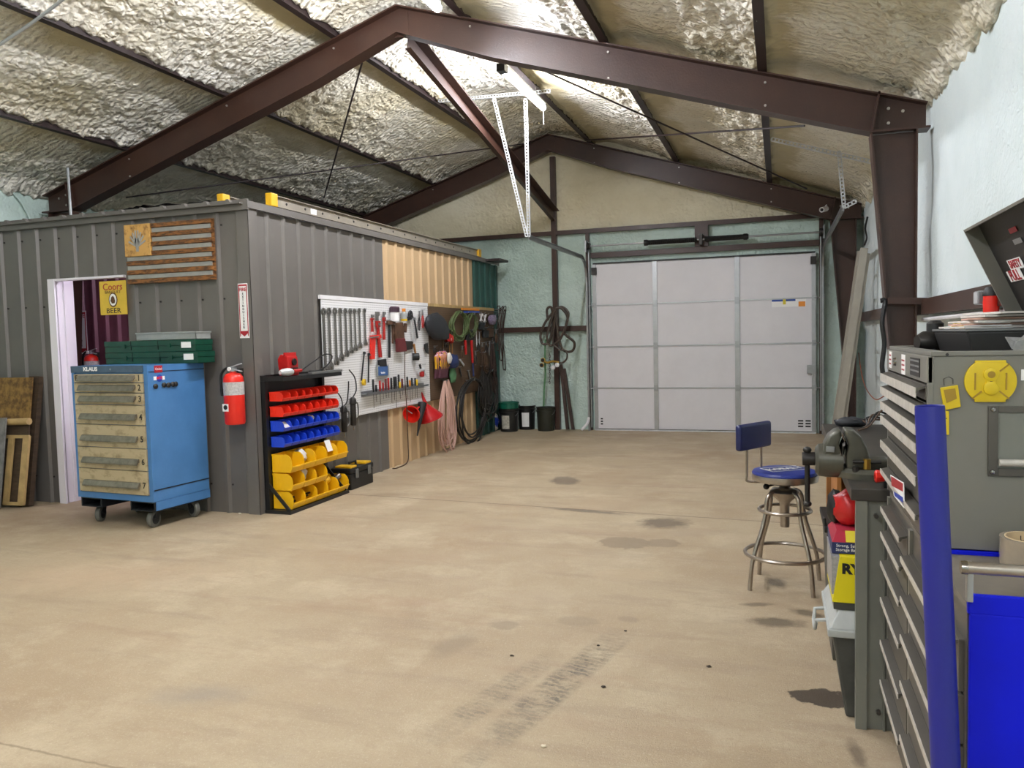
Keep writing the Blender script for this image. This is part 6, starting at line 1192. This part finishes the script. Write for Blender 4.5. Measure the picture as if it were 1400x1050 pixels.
for x in (.368, .90): MB().bx((x-.006, CY0-.02, .915), (x+.006, CY0+.0, hz+.01)).build('handle_bracket', MATS['galv'], T, bevel=.002); MB().lathe([(0, -.012), (.013, -.012), (.014, -.004), (.014, 0), (0, 0)], (x-.006, CY0-.02, hz), (1, 0, 0), 14).build('handle_end', MATS['chrome'], T, True)
sk = MB().bx((FX-.0165, 2.80, .775), (FX-.0145, 2.92, .86))
# top chest
TY0, TY1, tz0, tz1 = 2.25, 3.05, .911, 1.405
T = thing('top_tool_chest', 'grey steel top chest with open lid and aluminium drawer pulls', 'tool chest', (.62, 2.65, tz0))
b = MB(); b.bx((FX, TY0, tz0), (.82, TY0+.012, tz1)); b.build('side_panel', MATS['chest_grey'], T, bevel=.002)
MB().bx((FX, TY1-.012, tz0), (.82, TY1, tz1)).build('side_panel', MATS['chest_grey'], T); MB().bx((.808, TY0+.012, tz0), (.82, TY1-.012, tz1)).build('back_panel', MATS['chest_grey'], T); MB().bx((FX, TY0+.012, tz0), (.808, TY1-.012, 1.30)).build('drawer_case', MATS['chest_dark'], T)
MB().bx((FX-.012, TY0, tz0), (FX, TY0+.022, tz1)).build('front_post', MATS['chest_grey'], T); MB().bx((FX-.012, TY1-.022, tz0), (FX, TY1, tz1)).build('front_post', MATS['chest_grey'], T)
MB().bx((FX-.014, TY0+.0, 1.335), (FX, TY1, tz1)).build('header', MATS['chest_grey'], T, bevel=.003)
b = MB(); b.bx((FX-.006, TY0-.004, tz1), (FX+.03, TY1+.004, tz1+.012)); b.bx((FX+.03, TY0-.004, tz1), (.82, TY0+.02, tz1+.012)); b.bx((FX+.03, TY1-.02, tz1), (.82, TY1+.004, tz1+.012)); b.build('top_rim', MATS['chest_grey'], T, bevel=.002)
MB().cyl((FX+.03, TY0-.0045, tz1+.004), (FX+.03, TY0-.003, tz1+.004), .004, n=8).build('rim_rivet', MATS['black'], T)
drawers([1.333, 1.287, 1.235, 1.186, 1.10, .998, .915], TY0+.024, TY1-.024, T)
for y0_, y1_, z0_, z1_, mt in ((2.92, 2.98, 1.345, 1.40, 'white_label'), (2.62, 2.69, 1.338, 1.398, 'white_label'), (2.36, 2.52, 1.345, 1.395, 'chest_dark')):
    s_ = MB().bx((FX-.016, y0_, z0_), (FX-.0142, y1_, z1_)).build('header_sticker', MATS[mt], T)
    for q in range(3): MB().bx((FX-.0166, y0_+.008, z0_+.012+q*.014), (FX-.0161, y1_-.008, z0_+.017+q*.014)).build('print_line', MATS['sign_red' if mt == 'white_label' else 'galv'], s_)
MB().lathe([(0, 0), (.014, 0), (.012, .008), (0, .009)], (FX-.014, 2.83, 1.37), (-1, 0, 0), 16).build('lock', MATS['chrome'], T, True)
s_ = MB().prism([PX(*q, FX-.0385) for q in ((1217, 649), (1235, 660), (1236, 695), (1222, 678))], (.002, 0, 0)).build('front_sticker', MATS['white_label'], T); MB().prism([PX(*q, FX-.0395) for q in ((1218, 651), (1234, 661), (1234, 672), (1219, 664))], (.001, 0, 0)).build('sticker_red', MATS['sign_red'], s_); MB().prism([PX(*q, FX-.0395) for q in ((1222, 672), (1234, 680), (1234, 687), (1223, 678))], (.001, 0, 0)).build('sticker_blue', MATS['zip'], s_)
# side handle (recessed pull)
def K(x, y, dy=0.): return PY(x, y, TY0-dy)
h0, h1 = K(1350, 650), K(1350, 555); hx0, hx1 = K(1350, 600).x, K(1350, 600).x+.2
b = MB(); 
for a in ((hx0, hx0+.022, h0.z, h1.z), (hx1-.022, hx1, h0.z, h1.z), (hx0+.022, hx1-.022, h0.z, h0.z+.02), (hx0+.022, hx1-.022, h1.z-.016, h1.z)): b.bx((a[0], TY0-.008, a[2]), (a[1], TY0, a[3]))
hd = b.build('side_handle', MATS['drawer_grey'], T, bevel=.0015)
MB().bx((hx0+.022, TY0-.003, h0.z+.02), (hx1-.022, TY0-.0005, h1.z-.016)).build('recess', MATS['bench_panel'], hd); MB().cyl((hx0+.024, TY0-.012, h0.z+.035), (hx1-.024, TY0-.012, h0.z+.035), .009, n=12).build('grip_bar', MATS['edge_pull'], hd, True)
for x, z in ((hx0+.01, h1.z-.008), (hx0+.01, h0.z+.01), (hx1-.01, h1.z-.008), (hx1-.01, h0.z+.01)): MB().lathe([(0, 0), (.0065, 0), (.005, .004), (0, .005)], (x, TY0-.008, z), (0, -1, 0), 12).build('screw', MATS['chrome'], hd, True)
MB().bx((K(1396, 512).x, TY0-.0015, K(1396, 520).z), (K(1396, 512).x+.03, TY0, K(1396, 505).z)).build('white_tag', MATS['white_label'], T)
# lid
hp, tp = V((.815, 0, 1.418)), V((.632, 0, 1.822)); ld = (tp-hp).normalized(); ln_ = V((-ld.z, 0, ld.x)); LL = (tp-hp).length     # ln_: towards the room
if ln_.x > 0: ln_ = -ln_
b = MB(); b.prism([hp-ln_*.0+V((0, TY0, 0)), tp+V((0, TY0, 0)), tp-ln_*.012+V((0, TY0, 0)), hp-ln_*.012+V((0, TY0, 0))], (0, TY1-TY0, 0)); lid = b.build('lid', MATS['chest_dark'], T)
b = MB(); b.prism([tp+V((0, TY0, 0)), tp+ln_*.045+V((0, TY0, 0)), tp+ln_*.045-ld*.008+V((0, TY0, 0)), tp-ld*.008+V((0, TY0, 0))], (0, TY1-TY0, 0))
for y in (TY0, TY1-.008): b.prism([hp+V((0, y, 0)), hp+ln_*.045+V((0, y, 0)), tp+ln_*.045+V((0, y, 0)), tp+V((0, y, 0))], (0, .008, 0))
b.build('lid_rim', MATS['chest_grey'], lid)
def lidlab(u0, u1, y0_, y1_, mt, par=lid, off=.002, nm='lid_sticker'): 
    P = [hp+ld*LL*u+ln_*off+V((0, y, 0)) for u, y in ((u0, y0_), (u0, y1_), (u1, y1_), (u1, y0_))]; return MB().prism(P, ln_*.001).build(nm, MATS[mt], par)
# place the stickers where the photo shows them
def L_(x, y): p = RP(x, y, hp+V((0, 2.5, 0)), ln_); return ((p-hp).dot(ld)/LL, p.y)
for (xa, ya, xb, yb, mt, tx) in ((1379, 352, 1400, 368, 'white_label', 'SAFETY'), (1379, 368, 1400, 384, 'white_label', 'PULL'), (1380, 310, 1392, 318, 'sign_red', ''), (1386, 325, 1399, 333, 'galv', '')):
    (u0, q0), (u1, q1) = L_(xa, (ya+yb)/2), L_(xb, (ya+yb)/2); um = (u0+u1)/2; ua, ub = L_((xa+xb)/2, yb)[0], L_((xa+xb)/2, ya)[0]
    s_ = lidlab(min(ua, ub), max(ua, ub), min(q0, q1), max(q0, q1), mt)
    if tx: text(tx, .05 if len(tx) < 5 else .036, hp+ld*LL*(ua+ub)/2+ln_*.0035+V((0, (q0+q1)/2, 0)), V((0, -1, 0)), ld, MATS['sign_red'], s_, bold=.001)
# things magnetised on the chest side
T = thing('magnetic_tool_holder', 'round yellow magnetic holder stuck on the grey chest side', 'magnetic holder', K(1353, 550))
cx_, cz_ = K(1353, 521).x, K(1353, 521).z; R_w, R_h = .056, .049
pts = []
for i in range(48):
    q = 2*math.pi*i/48; x, z = .0575*math.cos(q), .0575*math.sin(q); z = max(-.0475, min(.0475, z)); pts.append((cx_+x, TY0-.0005, cz_+z))
for s in (-1, 1): pass
MB().prism(pts, (0, -.010, 0)).build('disc', MATS['yellow_mag'], T, True, .002); 
for sx in (-1, 1): MB().bx((cx_+sx*.0, TY0-.0008, cz_), (cx_, TY0, cz_))
MB().bx((cx_-.034, TY0-.009, cz_-.052), (cx_+.034, TY0-.001, cz_+.052)).build('rim_tabs', MATS['yellow_mag'], T, bevel=.002)
b = MB()
for x, z, a in ((-.036, 0, 90), (.036, 0, 90), (-.034, .033, -40), (.034, .033, 40), (-.034, -.033, 40), (.034, -.033, -40)):
    pass
for x, z, a in ((-.034, .0, 90), (.034, .0, 90), (.030, .034, -42), (-.030, -.034, -42), (.030, -.034, 42)):
    MB().box((cx_+x, TY0-.0112, cz_+z), (.042 if a == 90 else .028, .002, .0035), rotm('Y', a)).build('slot', MATS['brass'], T)
kb = MB()
for dz, r in ((.017, .0165), (-.017, .0165)): MB().lathe([(0, .010), (r, .010), (r, .017), (r*.7, .019), (0, .0185)], (cx_, TY0, cz_+dz), (0, -1, 0), 22).build('pad', MATS['yellow_mag'], T, True)
MB().bx((cx_-.011, TY0-.016, cz_-.017), (cx_+.011, TY0-.010, cz_+.017)).build('pad_bridge', MATS['yellow_mag'], T, bevel=.003); MB().lathe([(0, .0185), (.0105, .0188), (0, .0192)], (cx_, TY0, cz_+.017), (0, -1, 0), 16).build('magnet', MATS['brass'], T); MB().lathe([(0, .016), (.003, .0165), (0, .017)], (cx_, TY0, cz_+.001), (0, -1, 0), 8).build('centre_screw', MATS['black'], T)
T = thing('yellow_label_holder', 'small tilted yellow plastic holder stuck on the chest side', 'label holder', K(1300, 560)); Pq = [K(1285, 530), K(1309, 526), K(1313, 556), K(1290, 561)]
MB().prism(Pq, (0, -.008, 0)).build('plate', MATS['yellow_mag'], T, bevel=.002); MB().prism([K(x, y, .0085) for x, y in ((1290, 533), (1306, 531), (1308, 545), (1294, 551))], (0, -.001, 0)).build('print', MATS['brass'], T); MB().tube([K(1291, 527, .003), K(1290, 518, .004), K(1297, 515, .005), K(1303, 518, .004), K(1303, 525, .003)], .0008, 5).build('wire_loop', MATS['dark_iron'], T)
T = thing('yellow_strip', 'narrow yellow plastic strip on the chest side below the tilted holder', 'strip', K(1294, 594)); MB().prism([K(1291, 561, 0), K(1297, 562, 0), K(1297, 594, 0), K(1292, 594, 0)], (0, -.006, 0)).build('strip', MATS['yellow_mag'], T, bevel=.001); MB().cyl(K(1294, 572, .006), K(1294, 572, .007), .0015, n=8).build('pin_hole', MATS['black'], T)
# ---- blue tube
mat('tube_blue', '171e80', .45, 0, .2, 4, '21216c'); mat('tube_inner', '1b2350', .6)
TYc = 1.765; a, c_ = PY(1271, 556, TYc), PY(1293, 1050, TYc); dd = (c_-a).normalized(); bt = a+dd*(a.z/-dd.z); R = .0275
T = thing('blue_tube', 'tall blue hollow tube leaning at the corner of the roll cabinet', 'tube', bt); LL2 = (bt-a).length-.003
MB().lathe([(R*.9, LL2*.5), (R*.9, 0), (R*.97, -.002), (R, .004), (R, LL2), (R*.9, LL2), (R*.9, LL2*.5)], a, dd, 32).build('shell', MATS['tube_blue'], T, True)
MB().lathe([(0, .05), (R*.9, .05), (R*.9, .06), (0, .06)], a, dd, 20).build('inner_plug', MATS['tube_inner'], T)
# ---- tape roll on the roll cabinet
mat('tape_clear', 'b5a58e', .2, 0, .4, 14, '8f8577', trans=.3, coat=.5); mat('tape_core', 'cbb58f', .7); 
p = G(1391, 757, .9); p.y = 2.155; T = thing('tape_roll', 'clear packing tape roll standing on the roll cabinet top', 'tape roll', (p.x, p.y, .9005))
q0 = (p.x, p.y, .9005); MB().lathe([(.058, 0), (.068, 0), (.068, .072), (.058, .072), (.058, 0)], q0, n=40).build('tape', MATS['tape_clear'], T, True); MB().lathe([(.0545, .0), (.0578, .0), (.0578, .073), (.0545, .073), (.0545, 0)], q0, n=40).build('core', MATS['tape_core'], T, True)
0 and [b.add([(p.x+.0685*math.cos(q), p.y+.0685*math.sin(q), .9005+z0_), (p.x+.0685*math.cos(q+.12), p.y+.0685*math.sin(q+.12), .9005+z0_), (p.x+.0685*math.cos(q+.05), p.y+.0685*math.sin(q+.05), .9005+z0_-.02)], [(0, 1, 2)]) for q, z0_ in ((-2.1, .07), (-1.95, .07), (-1.8, .07))]
text('DUCK', .02, (p.x+.0, p.y+.0535, .9005+.055), X1, Z1, MATS['ink'], T)
# ---- on the top chest
tray = 1.301
def stand(name, lab, cat, x, y): return thing(name, lab, cat, (x, y, tray))
bxp = K(1310, 478); 
T = stand('grey_box', 'grey open box inside the chest top under the papers', 'box', .58, 2.6)
b = MB(); b.hexa([(.52, 2.42, tray), (.74, 2.42, tray), (.74, 2.85, tray), (.52, 2.85, tray), (.475, 2.40, 1.465), (.78, 2.40, 1.465), (.78, 2.88, 1.465), (.475, 2.88, 1.465)]); b.build('shell', MATS['chest_dark'], T, bevel=.006); MB().bx((.472, 2.395, 1.4655), (.785, 2.885, 1.472)).build('rim', MATS['strip_grey'], T)
mat('paper', 'd9d3cb', .6, 0, .2, 12); mat('paper_pink', 'c9a191', .6)
for k in range(6):
    z = 1.4735+k*.0075; a_ = [4, -3, 6, -7, 2, 9][k]; tag(MB().box((.64+.012*k, 2.62-.01*k, z+.003), (.33, .26, .0055), rotm('Z', a_)).build('magazine', MATS['paper_pink' if k in (1, 3) else 'paper']), f'{["white", "pinkish", "white", "pinkish", "white", "white"][k]} magazine, {["bottom", "second", "third", "fourth", "fifth", "topmost"][k]} of the stack on the tool chest', 'magazine', 'magazines on the tool chest')
mat('clear_bag', 'c8c8c4', .12, 0, .5, 30, '8b8a86', trans=.45); tag(crumple((.65, 2.33, 1.385), (.10, .045, .08), 9, .5, 28).build('plastic_wrap', MATS['clear_bag'], smooth=35), 'crumpled clear plastic bag in the chest top', 'plastic bag')
def can(x, y, z, lab, mt1, mt2, R=.03, h1=.10, h2=.05, nm='spray_can'):
    T = thing(nm, lab, 'spray can', (x, y, z)); MB().lathe([(0, 0), (R, 0), (R, h1), (R*.8, h1+.01), (0, h1+.01)], (x, y, z), n=20).build('body', MATS[mt1], T, True); MB().lathe([(0, h1+.0105), (R*.85, h1+.0105), (R*.9, h1+.02), (R*.8, h1+h2), (0, h1+h2+.004)], (x, y, z), n=12).build('cap', MATS[mt2], T, True)
p = PX(1355, 428, 1.0); 
T = thing('red_lantern', 'red flashlight with a black ribbed cap on the wall girt', 'flashlight', (1.0, p.y, 1.69)); q = (1.0, PX(1355, 425, 1.0).y, PX(1355, 428, 1.0).z); s_ = (q[1])/4.5
T.location = q; ROOT[T.name] = V(q); MB().lathe([(0, 0), (.036, 0), (.038, .05), (.036, .085), (0, .085)], q, n=10).build('body', MATS['red_bright'], T, True); MB().lathe([(0, .086), (.04, .086), (.04, .105), (.025, .13), (0, .132)], q, n=10).build('cap', MATS['tool_black'], T, True)
MB().bx((1.0-.04, q[1]-.04, q[2]-.012), (XR+.02, q[1]+.04, q[2])).build('shelf_clip', MATS['galv'], T)
T = stand('red_grease_can', 'short red can with a black pump top standing in the chest tray', 'can', .5, 2.95); MB().lathe([(0, 0), (.035, 0), (.035, .13), (.03, .14), (0, .14)], (.49, 2.94, tray), n=18).build('body', MATS['tool_red'], T, True); MB().lathe([(0, .141), (.026, .141), (.026, .19), (.015, .2), (0, .2)], (.49, 2.94, tray), n=14).build('pump', MATS['tool_black'], T, True)
T = stand('black_drill', 'black drill chuck end lying in the chest tray by the red can', 'drill', .45, 2.98); MB().lathe([(0, 0), (.022, 0), (.035, .02), (.038, .07), (.03, .09), (0, .09)], (.43, 2.9, tray+.13), (.9, .3, 0), 16).build('chuck', MATS['dark_iron'], T, True); MB().bx((.455, 2.885, tray), (.485, 2.915, tray+.11)).build('grip', MATS['black'], T, bevel=.006)
tag(MB().tube(bez([(.52, 2.93, tray+.01), (.53, 2.90, 1.46), (.55, 2.9, 1.485), (.56, 2.87, 1.46), (.53, 2.86, 1.44)], 6), .007, 6).build('yellow_twine', MATS['yellow_tool'], smooth=True), 'short yellow cord looping beside the red can on the chest', 'twine')
# ---- wall pipe and clips above the chest
pipe([PX(1262, 437, 1.06), PX(1300, 433, 1.06), PX(1345, 428, 1.06), PX(1400, 422, 1.06)], .016, 'white_paint', 'white pipe running along the pale wall under the girt', 'wall_pipe', 'pipe')
T = thing('outlet_box', 'small grey electrical box clipped on the wall girt', 'electrical box', PX(1342, 412, 1.03)); p = PX(1342, 407, 1.0); MB().box(p, (.05, .09, .07)).build('box', MATS['galv'], T, bevel=.004); MB().box(p-V((.027, 0, 0)), (.004, .08, .06)).build('cover', MATS['galv_white'], T)
# ---- small litter on the floor
mat('chip_dark', '3a3026', .8); mat('chip_pale', 'd8cdb4', .8)
for i, (x, y, s, mt, lab) in enumerate(((825, 940, .012, 'chip_dark', 'dark pebble on the floor right of the tyre mark'), (700, 897, .010, 'chip_dark', 'dark crumb on the floor left of the tyre mark'), (743, 1021, .012, 'chip_pale', 'pale stone chip at the near end of the tyre mark'), (969, 912, .012, 'chip_dark', 'short dark splinter on the bare floor before the bench'), (818, 883, .008, 'chip_dark', 'tiny dark crumb at the far end of the tyre mark'), (328, 703, .018, 'chip_pale', 'scrap of white paper on the floor at the shed corner'), (855, 863, .008, 'chip_dark', 'tiny dark crumb beyond the tyre mark'))):
    p = G(x, y); tag(crumple((p.x, p.y, s*.3), (s, s*.7, s*.4), i, .5, 8).build('floor_chip', MATS[mt]), lab, 'debris', 'debris on the floor')
